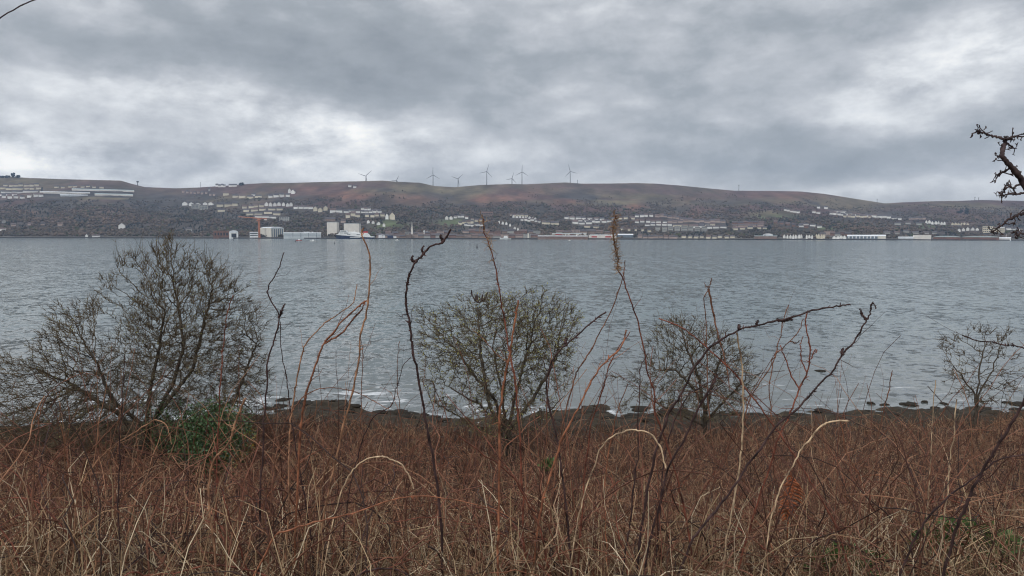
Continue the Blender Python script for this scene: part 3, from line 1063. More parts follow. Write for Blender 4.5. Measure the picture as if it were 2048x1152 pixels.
shed('supermarket', 'long white roofed supermarket on the shore above the sea wall', 'supermarket', 1076, 1175, 471.5, 477, 'stone', 'white_roof', 40, .28,
     parts=[('shop_front', .16, .98, .05, .3, 'brick')])
shed('retail_shed', 'retail shed with red shop fronts beside the supermarket', 'retail shed', 1178, 1232, 468.5, 475, 'concrete', 'white_roof', 40, .22,
     parts=[('shop_front', .1, .3, .1, .5, 'red'), ('shop_front', .6, .82, .1, .5, 'red')])
shed('retail_shed', 'white roofed retail shed with a low peak right of the plumed stalk', 'retail shed', 1236, 1266, 467, 474, 'slate_blue', 'white_roof', 40, .4)
shed('retail_shed', 'pale retail shed with a red fascia behind the supermarket', 'retail shed', 1100, 1172, 466.5, 471, 'concrete', 'pale_green_roof', 30, .25,
     parts=[('shop_front', .15, .35, .1, .6, 'red'), ('shop_front', .55, .62, .1, .6, 'red')])
shed('leisure_hall', 'low hall with white arched roof lights on the right shore', 'hall', 1510, 1553, 471, 477, 'stone', 'pale_green_roof', 40, .2)
shed('roof_hall', 'white arched roof pavilion rising behind the low shore hall', 'hall', 1527, 1545, 466.5, 472, 'pale_grey', 'white_roof', 30, .5, True)
shed('white_warehouse', 'long bright white shore shed with dark bays below its roof', 'warehouse', 1697, 1752, 469, 477, 'slate_blue', 'white_roof', 35, .45,
     parts=[('pillar', .12 * i + .04, .12 * i + .075, 0, .5, 'ship_white') for i in range(8)])
shed('white_warehouse', 'shorter white shed joined to the right of the long white shed', 'warehouse', 1745, 1770, 469, 477, 'beige', 'white_roof', 30, .4)
shed('curved_shed', 'low shed with curved white roof on the right shore', 'warehouse', 1870, 1917, 471.5, 478, 'brick', 'pale_green_roof', 40, .4, True)
shed('curved_shed', 'longest curved white roof shed left of the yellow flats', 'warehouse', 1928, 1992, 472, 478, 'brick', 'pale_green_roof', 40, .4, True)
shed('grey_hall', 'grey brick hall left of the curved white sheds', 'hall', 1828, 1860, 470, 478, 'concrete', 'concrete', 35, .1)
shed('low_shed', 'low white shed strung along the shore left of the grey hall', 'warehouse', 1798, 1825, 473, 478, 'pale_grey', 'white_roof', 25, .4)
shed('harbour_shed', 'small white harbour shed at the right edge of the shore', 'shed', 2000, 2020, 474, 479, 'ship_white', 'white_roof', 20, .4)
shed('school', 'large reddish brown school block above the town', 'school', 963, 986, 425, 434, 'stone', 'brick', 30, .2, parts=win_strip)
shed('quay_shed', 'small blue quay shed right of the ferry', 'shed', 775, 786, 473, 479.5, 'navy', 'slate_blue', 14, .3)
shed('quay_shed', 'small white quay shed nearest the ferry stern', 'shed', 757, 770, 473.5, 479.5, 'ship_white', 'white_roof', 14, .3, True)
shed('quay_shed', 'small pale quay shed right of the blue shed', 'shed', 787, 794, 475, 479.5, 'ship_white', 'white_roof', 10, .3)

# the big beige shipbuilding hall, its corner towards the water
c = P(542, 477, 2112)
c[2] = 2.8
root = empty('shipbuilding_hall', c, 'tall beige shipbuilding hall with striped doors beside the orange crane', 'shipyard hall')
ax = P(520.5, 477, 2150)[:2] - c[:2]
bx = P(568, 477, 2142)[:2] - c[:2]
hh = 28.0
foot = [tuple(ax), (0, 0), tuple(bx), tuple(ax + bx)]
Geo().poly_prism(foot, -2, hh - 2).build('wall', 'beige', root)
g = Geo()
n = 9
for j in range(n):           # barrel roof spanning from the door front to the back
    f = j / (n - 1)
    zr = hh - 1.98 + 3.0 * math.sin(math.pi * f)
    for base in ((0, 0), ax):
        q2 = np.array(base) + bx * f
        g.v.append((q2[0], q2[1], zr))
for j in range(n - 1):
    g.f.append([2 * j, 2 * j + 2, 2 * j + 3, 2 * j + 1])
g.f.append([2 * j for j in range(n)])
g.f.append([2 * j + 1 for j in range(n - 1, -1, -1)])
g.build('roof', 'white_roof', root)
nrm = np.array([bx[1], -bx[0]])
nrm = nrm / np.linalg.norm(nrm)
for i in range(6):
    f0, f1 = .06 + i * .155, .06 + i * .155 + (.085 if i else .06)
    q0, q1 = bx * f0, bx * f1
    Geo().poly_prism([tuple(q0), tuple(q0 + nrm * .5), tuple(q1 + nrm * .5), tuple(q1)], 1, hh * .84).build('door', 'slate_blue', root)
g0 = bx * .01
Geo().poly_prism([tuple(bx * .01), tuple(bx * .01 + nrm * .35), tuple(bx * .99 + nrm * .35), tuple(bx * .99)], hh * .845, hh - 2.2).build('fascia', 'pale_grey', root)

# the orange crane
c = P(518.7, 477, 2108)
c[2] = 2.8
k = 2108 / F
root = empty('tower_crane', c, 'orange tower crane with a long arm over the shipyard', 'crane')
g = Geo()
mh = 37 * k
for sx in (-1.6, 1.6):
    for sy in (-1.6, 1.6):
        g.beam((sx, sy, 0), (sx, sy, mh), .75)
for i in range(9):
    z0, z1 = mh * i / 9, mh * (i + 1) / 9
    sg = 1 if i % 2 else -1
    for yy in (-1.6, 1.6):
        g.beam((-1.6 * sg, yy, z0), (1.6 * sg, yy, z1), .4)
g.build('mast', 'orange', root)
g = Geo()
a, e = np.array([-40.5 * k, 0, mh + 5.2]), np.array([16 * k, 0, mh - .8])
for yy, dz, ww in ((-1.3, 0, .62), (1.3, 0, .62), (0, 2.4, .55)):
    g.beam(a + [0, yy, dz * .35], e + [0, yy, dz], ww * .8, ww)
for i in range(16):
    p, q = a + (e - a) * i / 16, a + (e - a) * (i + 1) / 16
    g.beam(p + [0, -1.3, 0], q + [0, 0, 2.2], .28)
    g.beam(q + [0, 1.3, 0], q + [0, 0, 2.2], .28)
g.build('jib', 'orange', root)
Geo().box(-3.2, 3.2, -2.6, 2.6, mh - 3.5, mh + 1.2).build('turntable', 'orange', root)
Geo().box(-6, -3.2, -1.6, 1.6, mh - 5.6, mh - 2.6).build('cab', 'orange', root)
Geo().box(11 * k, 15.6 * k, -1.9, 1.9, mh - 3.4, mh - 1.0).build('counterweight', 'concrete', root)
Geo().box(-4, 4, -4, 4, -1, 2.2).build('base', 'orange', root)


def concrete_block(u0, u1, vtop, label):
    c = P((u0 + u1) / 2, 477, 2190)
    c[2] = 3
    k = 2190 / F
    w, h = (u1 - u0) * k, (474 - vtop) * k
    root = empty('concrete_block', c, label, 'industrial building', 'pale windowless concrete blocks behind the ferry')
    Geo().box(-w / 2, w / 2, -15, 15, -2, h).build('wall', 'concrete', root)
    g = Geo()
    n = max(3, int(w / 9))
    for i in range(n + 1):
        x = -w / 2 + w * i / n
        g.box(x - .35, x + .35, -15.4, -14.95, -1, h - .3)
    g.build('wall_rib', 'beige', root)
    Geo().box(-w / 2 - .5, w / 2 + .5, -15.5, 15.5, h + .01, h + 1.2).build('parapet', 'pale_grey', root)


concrete_block(657, 676, 444, 'narrow tall pale concrete block left of the ferry bridge')
concrete_block(690.5, 720, 446.5, 'wide pale concrete block directly behind the ferry')


# church, twin white tanks, clock tower
def church():
    c = at(825, 473)
    k = c[1] / F
    root = empty('church', c, 'grey stone church with a tall thin spire over the town', 'church')
    Geo().box(-6 * k, 6 * k, -8, 8, -2, 6 * k).build('nave', 'stone', root)
    Geo().end_prism([(-8.6, 6 * k + .02), (8.6, 6 * k + .02), (0, 9 * k)], -6.2 * k, 6.2 * k).build('roof', 'house_roof', root)
    Geo().box(-1.6 * k, 1.6 * k, -11.5, -8.02, -2, 14 * k).build('tower', 'concrete', root)
    g = Geo()
    g.beam((0, -9.7, 14 * k), (0, -9.7, 29 * k), 1.5 * k, .12 * k, 8)
    g.build('spire', 'concrete', root)


church()
for u, h, lab in ((848.5, 8, 'taller white cylindrical tank in the town by the church'), (854, 6, 'shorter white cylindrical tank right of its twin')):
    c = at(u, 467)
    k = c[1] / F
    root = empty('storage_tank', c, lab, 'tank', 'white storage tanks in the town')
    Geo().beam((0, 0, -2), (0, 0, h * k), 1.9 * k, 1.9 * k, 14).build('wall', 'ship_white', root)
    Geo().beam((0, 0, h * k + .01), (0, 0, h * k + .8 * k), 1.95 * k, .3 * k, 14).build('roof', 'pale_grey', root)
c = at(1056.5, 476)
k = c[1] / F
root = empty('clock_tower', c, 'pale square clock tower rising from the waterfront row', 'tower')
Geo().box(-1.6 * k, 1.6 * k, -3, 3, -2, 9 * k).build('wall', 'beige', root)
Geo().beam((0, 0, 9 * k + .01), (0, 0, 12.5 * k), 2.3 * k, .1 * k, 4).build('roof', 'house_roof', root)
c = at(2012, 478)
k = c[1] / F
root = empty('monument', c, 'thin pale monument column at the right end of the shore', 'monument')
Geo().beam((0, 0, 0), (0, 0, 10 * k), .8 * k, .25 * k, 8).build('shaft', 'concrete', root)
Geo().box(-2 * k, 2 * k, -2, 2, -1, 2 * k).build('base', 'concrete', root)


# ------------------------------------------------------------------ the ferry
def ferry():
    Y = 2075
    k = Y / F
    c = P(710, 479, Y)
    c[2] = 0
    root = empty('car_ferry', c, 'white and navy car ferry berthed in front of the concrete blocks', 'ferry')
    X = lambda u: (u - 710) * k
    Z = lambda v: (479.3 - v) * k
    # hull: stations with half width, bottom and sheer height
    st = [(671.5, .3, 471.0, 478.2), (674, 2.2, 471.2, 479.0), (678, 5.0, 471.6, 479.8), (685, 7.6, 472.2, 480), (695, 8.6, 473, 480), (710, 8.8, 474.2, 480),
          (724, 8.8, 475.4, 480), (738, 8.8, 476.0, 480), (746, 8.6, 476.2, 480), (748.6, 8.2, 476.2, 479.2)]
    g = Geo()
    for (u, w, vt, vb) in st:
        g.v += [(X(u) + (2.0 if u < 680 else 0), -w * .72, Z(vb)), (X(u), -w, Z(vt)), (X(u), w, Z(vt)), (X(u) + (2.0 if u < 680 else 0), w * .72, Z(vb))]
    for i in range(len(st) - 1):
        for j in range(4):
            g.f.append([4 * i + j, 4 * i + (j + 1) % 4, 4 * i + 4 + (j + 1) % 4, 4 * i + 4 + j])
    g.f += [[0, 1, 2, 3], [4 * len(st) - 1 - i for i in range(4)]]
    hull = g.build('hull', 'navy', root)
    Geo().box(X(701), X(722), -8.98, -8.6, Z(476.6), Z(475.5)).build('stripe', 'ship_white', hull)
    sup = Geo()
    sup.side_prism([(X(673), Z(471.4)), (X(677.5), Z(469.5)), (X(680.5), Z(465.8)), (X(700), Z(465.8)), (X(722), Z(469.5)), (X(724.5), Z(475.6))], -7.9, 7.9)
    so = sup.build('superstructure', 'ship_white', root)
    Geo().side_prism([(X(680.8), Z(465.79)), (X(681.6), Z(462.3)), (X(694), Z(462.3)), (X(695), Z(465.79))], -8.6, 8.6).build('bridge', 'ship_white', root)
    Geo().box(X(682.6), X(693.8), -8.75, -8.5, Z(464.6), Z(463.2)).build('window_band', 'dark_glass', root)
    for i, (a, b2, v0, v1) in enumerate([(681.5, 683, 468.2, 467), (684.5, 686.5, 468.2, 467), (689, 698, 468.4, 467.2), (695.5, 702, 470.8, 469.6), (714.5, 721, 471.2, 470.2)]):
        Geo().box(X(a), X(b2), -8.05, -7.85, Z(v0), Z(v1)).build('window', 'dark_glass', so)
    Geo().side_prism([(X(699), Z(466)), (X(699.6), Z(464.8)), (X(707), Z(464.8)), (X(718), Z(466.5)), (X(722), Z(469.4))], -5, 5).build('upper_deck', 'ship_white', root)
    Geo().beam((X(709.7), 0, Z(468)), (X(709.7), 0, Z(461.8)), 1.1, .7, 8).build('mast', 'ship_white', root)
    st2 = Geo()
    st2.side_prism([(X(724.6), Z(476.2)), (X(724.6), Z(468.4)), (X(727), Z(467.3)), (X(734), Z(467.3)), (X(737.5), Z(470)), (X(740.5), Z(474)), (X(748.2), Z(474)), (X(748.2), Z(476.25))], -7.8, 7.8)
    st2.build('stern_deck', 'ship_white', root)
    fn = Geo()
    fn.side_prism([(X(726.5), Z(467.4)), (X(727.4), Z(464)), (X(735.2), Z(464)), (X(736), Z(467.0))], -3.2, 3.2)
    fo = fn.build('funnel', 'red', root)
    Geo().side_prism([(X(727.2), Z(463.98)), (X(727.5), Z(463.2)), (X(735), Z(463.2)), (X(735.3), Z(463.98))], -3.25, 3.25).build('funnel_cap', 'dark_glass', fo)
    g = Geo()
    for i in range(14):
        x0 = X(673.5 + i * 1.9)
        g.beam((x0, -8.1 if i > 2 else -3, Z(471.2) + 0), (x0, -8.1 if i > 2 else -3, Z(470.4)), .08)
    g.beam((X(679), -8.1, Z(470.4)), (X(699), -8.1, Z(470.4)), .1)
    g.build('railing', 'ship_white', root)


ferry()


# small craft and navigation marks
def boat(u, v, L, label, hullm='ship_white', Y=None):
    Y = Y or CAMZ / ((v - 472.5 - (u - 1024) * .0026) / F)
    c = P(u, v, Y)
    c[2] = 0
    root = empty('small_boat', c, label, 'boat', 'small boats off the far shore')
    g = Geo()
    st = [(-.5, .03, .16), (-.4, .12, .13), (-.1, .17, .10), (.3, .16, .09), (.5, .13, .09)]
    for (x, w, h) in st:
        g.v += [(x * L, -w * .6 * L, -.03 * L), (x * L, -w * L, h * L), (x * L, w * L, h * L), (x * L, w * .6 * L, -.03 * L)]
    for i in range(len(st) - 1):
        for j in range(4):
            g.f.append([4 * i + j, 4 * i + (j + 1) % 4, 4 * i + 4 + (j + 1) % 4, 4 * i + 4 + j])
    g.f += [[0, 1, 2, 3], [4 * len(st) - 1 - i for i in range(4)]]
    g.build('hull', hullm, root)
    Geo().side_prism([(-.2 * L, .10 * L), (-.12 * L, .30 * L), (.16 * L, .30 * L), (.2 * L, .10 * L)], -.1 * L, .1 * L).build('wheelhouse', 'ship_white', root)
    Geo().beam((.05 * L, 0, .3 * L), (.05 * L, 0, .55 * L), .012 * L).build('mast', 'steel', root)


boat(794.5, 481, 7, 'tiny white boat just right of the quay sheds')
boat(1011, 479.6, 30, 'long low white workboat moored by the waterfront row', Y=2070)
boat(598, 481.6, 9, 'tiny boat with a red hull in front of the long warehouse', 'red')
boat(626, 482.5, 8, 'tiny white boat right of the red hulled boat')
boat(1139, 481.5, 6, 'tiny white boat off the supermarket')


def buoy(u, v, hp, label, m='steel'):
    Y = CAMZ / ((v - 472.5 - (u - 1024) * .0026) / F)
    c = P(u, v, Y)
    c[2] = 0
    k = Y / F
    root = empty('channel_buoy', c, label, 'buoy', 'channel buoys on the sea')
    Geo().beam((0, 0, -.3), (0, 0, hp * k * .35), hp * k * .22, hp * k * .18, 10).build('float', m, root)
    Geo().beam((0, 0, hp * k * .35), (0, 0, hp * k), hp * k * .13, hp * k * .06, 8).build('pole', m, root)


buoy(669, 488, 5, 'dark upright buoy below the ferry bow')
buoy(591, 484, 4.5, 'dark buoy beside the red hulled boat')
buoy(467, 480.8, 4, 'dark buoy in front of the boat shed')
buoy(954, 496, 8, 'tallest dark channel buoy left of the leaning red stalk')
buoy(940, 490, 4, 'small dark buoy left of the tallest buoy')


# ------------------------------------------------------------------ wind turbines and masts
def turbine(u, v, vb, blade, a0, label):
    tb, _ = te(u, vb)
    yb = float(ridge_y(tb)) + 25
    hub = P(u, v, yb - 3)
    base = P(u, vb + 3, yb)
    k = yb / F
    root = empty('wind_turbine', base, label, 'wind turbine', 'wind turbines along the ridge')
    hl = hub - base
    Geo().beam((0, 0, -6), (hl[0], 2.5, hl[2]), 2.3, 1.5, 10).build('tower', 'turbine', root)
    Geo().box(hl[0] - 1.8, hl[0] + 1.8, .2, 10, hl[2] - 1.6, hl[2] + 2.0).build('nacelle', 'turbine', root)
    Geo().beam((hl[0], -3, hl[2]), (hl[0], .15, hl[2]), .8, 2.0, 10).build('rotor_hub', 'turbine', root)
    L = blade * k
    for i in range(3):
        a = math.radians(a0 + 120 * i)
        d = np.array([math.sin(a), 0, math.cos(a)])
        s = np.array([math.cos(a), 0, -math.sin(a)])
        o = hl + np.array([0, -1.6, 0])
        g = Geo()
        prof = [(.02, .9, -.9), (.12, 1.1, -1.5), (.22, 1.1, -1.9), (.55, .9, -1.2), (.9, .6, -.5), (1.0, .15, -.1)]
        for (f, w1, w2) in prof:
            g.v += [tuple(o + d * L * f + s * w1 + [0, -.4, 0]), tuple(o + d * L * f + s * w2 + [0, -.1, 0]), tuple(o + d * L * f + s * w2 + [0, .1, 0]), tuple(o + d * L * f + s * w1 + [0, .4, 0])]
        for j in range(len(prof) - 1):
            for q in range(4):
                g.f.append([4 * j + q, 4 * j + (q + 1) % 4, 4 * j + 4 + (q + 1) % 4, 4 * j + 4 + q])
        g.f += [[0, 1, 2, 3], [4 * len(prof) - 1 - i2 for i2 in range(4)]]
        g.build('blade', 'turbine', root)


turbine(731.5, 352, 363, 16.5, 48, 'leftmost wind turbine, blades raised in a wide V above the ridge')
turbine(793, 361, 366, 11.5, 27, 'wind turbine hidden behind the ridge, only one blade tip showing')
turbine(866, 350, 372.5, 16, 0, 'wind turbine at the dip, one blade straight up, left of the pair')
turbine(916, 357.5, 373.5, 14, 49, 'small wind turbine with a raised V of blades in the ridge dip')
turbine(973.5, 343, 369.5, 15.5, 17, 'tall wind turbine with one blade tilted right, right of the dip')
turbine(1024, 357, 368, 13, 17, 'smallest wind turbine, mostly sunk behind the ridge')
turbine(1044, 344, 367.5, 15, 2, 'tall wind turbine beside the smallest one, a blade straight up')
turbine(1140.5, 343, 366, 15, -15, 'rightmost wind turbine, standing apart with a blade tilted left')


def mast(u, v0, v1, r, label, top=False):
    t, _ = te(u, v1)
    y = float(ridge_y(t)) * .995
    b0, b1 = P(u, v1 + 3, y), P(u, v0, y)
    root = empty('radio_mast', b0, label, 'mast', 'radio masts on the skyline')
    h = b1[2] - b0[2]
    Geo().beam((0, 0, -4), (0, 0, h), r, r * .7, 6).build('pole', 'steel', root)
    if top:
        Geo().beam((0, 0, h * .8), (0, 0, h), r * 2.4, r * 2.4, 8).build('antenna_drum', 'steel', root)
    else:
        Geo().box(-r * 2, r * 2, -r, r, h * .86, h * .92).build('antenna', 'steel', root)


mast(275.5, 362, 373, 2.2, 'thick mast with a drum top where the left plateau drops', True)
mast(401, 364.5, 372, 1.0, 'thin mast left of the white ridge top houses')
mast(1155, 359.5, 366, 1.2, 'short mast just right of the rightmost wind turbine')
mast(1477.5, 369.5, 382, 1.3, 'lone tall thin mast on the long right hand ridge')
mast(1754, 397.5, 405, 1.1, 'faint mast where the ridge dips on the right')
mast(1949.5, 393.5, 401, 1.5, 'left and taller mast of the close pair on the right ridge')
mast(1957, 394.8, 401, 1.3, 'right and shorter mast of the close pair on the right ridge')


# ------------------------------------------------------------------ shore rocks
def rock_mesh(seed):
    import bmesh
    bm = bmesh.new()
    bmesh.ops.create_icosphere(bm, subdivisions=3, radius=1)
    r = np.random.default_rng(seed)
    off = r.uniform(0, 50, 3)
    for vv in bm.verts:
        p = vv.co
        n = fbm(p.x * 1.3 + off[0], p.y * 1.3 + p.z * .9 + off[1], seed) + .8 * fbm(p.x * 4 + off[0], p.y * 4 + p.z * 3 + off[2], seed + 5)
        vv.co = p * float(.30 + .70 * n)
    me = bpy.data.meshes.new('rock')
    bm.to_mesh(me)
    bm.free()
    me.polygons.foreach_set('use_smooth', np.ones(len(me.polygons), dtype=bool))
    me.materials.append(MAT['rock'])
    return me


ROCKS = [rock_mesh(i) for i in range(7)]
rk = random.Random(9)


def sea_y(u, v, z=0.0):
    d = ray(u, v)
    return d[1] * (z - CAMZ) / d[2]


def rock(u, v, w, h, label, grp):
    Y = sea_y(u, v)
    p = P(u, v, Y)
    o = link('shore_rock', rk.choice(ROCKS), None, None, (p[0], p[1], max(0.0, float(gz(p[0], p[1])))))
    k = Y / F
    o.scale = (w * k * .55, w * k * rk.uniform(.35, .8), h * k * .55)
    o.rotation_euler.z = rk.uniform(0, 6.28)
    tag(o, label, 'rock', grp)


named = [(652, 836, 26, 13, 'humped dark rock in the surf left of the dark arching cane'), (800, 830, 40, 11, 'long low weedy rock behind the dark arching cane'),
         (1742, 808, 16, 9, 'lone dark rock in the shallows on the right'), (1350, 835, 70, 18, 'broad dark weed bank rock right of the small tree'),
         (1640, 742, 20, 4, 'thin dark rock just awash far out on the right'), (568, 800, 22, 7, 'dark rock in the surf beside the large left tree')]
for (u, v, w, h, lab) in named:
    rock(u, v, w, h, lab, 'weedy rocks along the waterline')
zones = [(540, 700, 796, 850, 26, 'dark weedy rock on the spit right of the large tree'), (690, 900, 826, 862, 26, 'dark weedy rock at the waterline behind the dark cane'),
         (1100, 1340, 815, 862, 34, 'dark weedy rock between the two middle trees'), (1420, 1760, 826, 850, 34, 'dark weedy rock along the waterline right of the small tree'),
         (1760, 2048, 800, 846, 20, 'dark weedy rock by the slender right tree'), (0, 240, 846, 888, 20, 'dark weedy rock under the left tree')]
for (u0, u1, v0, v1, n, lab) in zones:
    for i in range(n):
        rock(rk.uniform(u0, u1), rk.uniform(v0, v1), rk.uniform(10, 36), rk.uniform(3, 8), lab, lab.replace('rock', 'rocks'))


# ------------------------------------------------------------------ trees by space colonisation
def colonise(pts, root, trunk_top, step, kill, seed, reach=9, iters=220, grav=.06):
    r = np.random.default_rng(seed)
    nodes, par = [np.array(r0) for r0 in root], [-1] * len(root)
    for i, (r0, tops) in enumerate(zip(root, trunk_top)):
        cur = i
        a = np.array(r0)
        for tp in tops:
            tp = np.array(tp)
            m = max(2, int(np.linalg.norm(tp - a) / step))
            for j in range(1, m + 1):
                nodes.append(a + (tp - a) * j / m + r.normal(0, step * .12, 3))
                par.append(cur)
                cur = len(nodes) - 1
            a = tp
    M = len(pts)
    best = np.full(M, 1e9)
    bi = np.zeros(M, int)
    alive = np.ones(M, bool)

    def upd(i0):
        nn = np.array(nodes[i0:])
        for k in range(0, len(nn), 64):
            D = np.linalg.norm(pts[:, None, :] - nn[None, k:k + 64], axis=2)
            j = D.argmin(1)
            d = D[np.arange(M), j]
            m = d < best
            best[m] = d[m]
            bi[m] = j[m] + i0 + k
    upd(0)
    kids = {}
    for it in range(iters):
        act = alive & (best < reach * step)
        if not act.any():
            break
        i0 = len(nodes)
        order = bi[act]
        P_ = pts[act]
        for nd in np.unique(order):
            sel = P_[order == nd] - nodes[nd]
            d = (sel / (np.linalg.norm(sel, axis=1, keepdims=True) + 1e-9)).sum(0)
            d = d / (np.linalg.norm(d) + 1e-9) + r.normal(0, .28, 3) + np.array([0, 0, grav])
            d /= np.linalg.norm(d) + 1e-9
            if kids.get(nd, 0) > 3:
                continue
            kids[nd] = kids.get(nd, 0) + 1
            nodes.append(nodes[nd] + d * step)
            par.append(nd)
        if len(nodes) == i0:
            break
        upd(i0)
        alive &= best > kill * step
    return np.array(nodes), np.array(par)


def tree_geometry(nodes, par, r_tip, expo, thick_cut, seed, twiglets, tw_len):
    n = len(nodes)
    ch = [[] for _ in range(n)]
    for i, p in enumerate(par):
        if p >= 0:
            ch[p].append(i)
    rad = np.zeros(n)
    order = sorted(range(n), key=lambda i: -i)
    for i in order:
        if not ch[i]:
            rad[i] = r_tip
        else:
            rad[i] = sum(rad[c] ** expo for c in ch[i]) ** (1 / expo)
    r = np.random.default_rng(seed)
    chains = []
    stack = [i for i in range(n) if par[i] < 0]
    while stack:
        i = stack.pop()
        path = [par[i]] if par[i] >= 0 else []
        cur = i
        while True:
            path.append(cur)
            if not ch[cur]:
                break
            nxt = max(ch[cur], key=lambda c: rad[c])
            stack += [c for c in ch[cur] if c != nxt]
            cur = nxt
        if len(path) > 1:
            chains.append(path)
    big, small = [], []
    for path in chains:
        rr = rad[path].copy()
        if par[path[1]] >= 0 and len(path) > 1 and rr[0] > rr[1] * 1.25:
            rr[0] = rr[1] * 1.15
        pts = nodes[path]
        # cut the chain where it gets thin: thick part to the trunk, the rest to the crown
        cut = int((rr > thick_cut).sum())
        if cut >= 2:
            big.append((pts[:cut + 1], rr[:cut + 1]))
        if len(path) - max(cut - 1, 0) >= 2:
            j = max(cut - 1, 0) if cut >= 2 else 0
            small.append((pts[j:], rr[j:]))
    geoB = [tubes(p[None], q[None], 6) for p, q in big]
    geoS = [tubes(p[None], q[None], 3) for p, q in small]
    thin = np.where(rad < thick_cut * .6)[0]
    pick = r.choice(thin, min(twiglets, len(thin) * 3))
    d = r.normal(0, 1, (len(pick), 3))
    outward = nodes[pick] - nodes[thin].mean(0)
    outward /= np.linalg.norm(outward, axis=1, keepdims=True) + 1e-9
    d = d / np.linalg.norm(d, axis=1, keepdims=True) + outward * 1.1 + np.array([0, 0, .35])
    d /= np.linalg.norm(d, axis=1, keepdims=True)
    L = tw_len * r.uniform(.4, 1.3, (len(pick), 1))
    p0 = nodes[pick]
    p1 = p0 + d * L * .5
    d2 = d + r.normal(0, .45, d.shape)
    d2 /= np.linalg.norm(d2, axis=1, keepdims=True)
    p2 = p1 + d2 * L * .5
    geoS.append(tubes(np.stack([p0, p1, p2], 1), np.repeat(np.array([[r_tip, r_tip * .85, r_tip * .5]]), len(pick), 0), 3))
    return join_geo(geoB), join_geo(geoS), p2, thin


def leafy(pos, size, seed, tint=None):
    """small folded leaves at given points"""
    r = np.random.default_rng(seed)
    n = len(pos)
    a = r.normal(0, 1, (n, 3))
    a /= np.linalg.norm(a, axis=1, keepdims=True)
    b = np.cross(a, r.normal(0, 1, (n, 3)))
    b /= np.linalg.norm(b, axis=1, keepdims=True)
    s = size * r.uniform(.4, 1.6, (n, 1))
    nrm = np.cross(a, b)
    v = np.stack([pos, pos + a * s * .55 + b * s * .33 + nrm * s * .1, pos + a * s * 1.1, pos + a * s * .55 - b * s * .33 + nrm * s * .1], 1)
    Q = np.arange(n * 4).reshape(n, 4)
    return v.reshape(-1, 3), Q


def make_tree(name, label, base_uv, Y, lobes, n_pts, limbs, seed, step=.17, kill=1.6, r_tip=.0062, expo=2.5, tw=4000, tw_len=.22, buds=2500, bud_mat='bud',
              squash=.9, twig='twig', bud_size=.035, grav=.34, thick=.016, whips=110, whip_len=.75, cull=.44):
    r = np.random.default_rng(seed)
    k = Y / F
    base = P(base_uv[0], base_uv[1], Y)
    base[2] = float(gz(base[0], base[1])) - .05
    pts = []
    tot = sum(a * b2 for (_, _, a, b2, *_r) in lobes)
    for (u, v, a, b2, *dy) in lobes:
        m = int(n_pts * a * b2 / tot)
        d = r.normal(0, 1, (m, 3))
        d /= np.linalg.norm(d, axis=1, keepdims=True)
        d *= r.uniform(.08, 1, (m, 1)) ** (1 / 2.3)
        c = P(u, v, Y + (dy[0] if dy else 0))
        pts.append(c + d * np.array([a * k, a * k * squash, b2 * k]))
    pts = np.concatenate(pts)
    pts = pts[pts[:, 2] > gz(pts[:, 0], pts[:, 1]) + .35]
    cl = fbm(pts[:, 0] * 1.1 + pts[:, 1] * .9, pts[:, 2] * .8 + pts[:, 1] * .7, seed)
    pts = pts[cl > cull]
    roots, tops = [], []
    for li in limbs:
        q = [P(u, v, Y + dy) for (u, v, dy) in li]
        roots.append(base + np.array([r.normal(0, .06), r.normal(0, .06), 0]))
        tops.append(q)
    nodes, par = colonise(pts, roots, tops, step, kill, seed, grav=grav)
    B, S, tips, thin = tree_geometry(nodes, par, r_tip, expo, thick, seed, tw, tw_len)
    # long straight whips that break the outline of the crown
    cen = nodes[thin].mean(0)
    far = thin[np.argsort(-np.linalg.norm((nodes[thin] - cen) / np.array([1, 1, .8]), axis=1))][:max(60, len(thin) // 7)]
    wf = r.choice(far, whips)
    dd = nodes[wf] - cen
    dd = dd / np.linalg.norm(dd, axis=1, keepdims=True) * [.8, .8, .6] + r.normal(0, .3, dd.shape) + [0, 0, .45]
    dd /= np.linalg.norm(dd, axis=1, keepdims=True)
    LL = whip_len * r.uniform(.4, 1.2, (whips, 1))
    pp = [nodes[wf]]
    for _ in range(5):
        dd = dd + r.normal(0, .16, dd.shape)
        dd /= np.linalg.norm(dd, axis=1, keepdims=True)
        pp.append(pp[-1] + dd * LL / 5)
    pp = np.stack(pp, 1)
    WV = tubes(pp, np.repeat(np.linspace(r_tip * 1.1, r_tip * .5, 6)[None], whips, 0), 3)
    j = r.integers(1, 5, (whips, 3))
    sp0 = pp[np.arange(whips)[:, None], j].reshape(-1, 3)
    sd = r.normal(0, 1, sp0.shape) + [0, 0, .3]
    sd /= np.linalg.norm(sd, axis=1, keepdims=True)
    sL = r.uniform(.05, .16, (len(sp0), 1))
    SV = tubes(np.stack([sp0, sp0 + sd * sL * .5, sp0 + sd * sL + r.normal(0, .015, sp0.shape)], 1), np.repeat(np.array([[r_tip * .8, r_tip * .7, r_tip * .4]]), len(sp0), 0), 3)
    S = join_geo([S, WV, SV])
    root = empty(name, base, label, 'tree')
    off = np.array(base)
    link('trunk', mesh_np('trunk', B[0] - off, B[1], smooth=True), 'bark', root)
    link('crown', mesh_np('crown', S[0] - off, S[1], smooth=True), twig, root)
    if buds:
        sel = r.choice(len(tips), min(buds, len(tips)), replace=False)
        V, Q = leafy(tips[sel], bud_size, seed + 1)
        o = link('leaf_buds', mesh_np('leaf_buds', V - off, Q), bud_mat, root)
        o['kind'] = 'stuff'
    return root


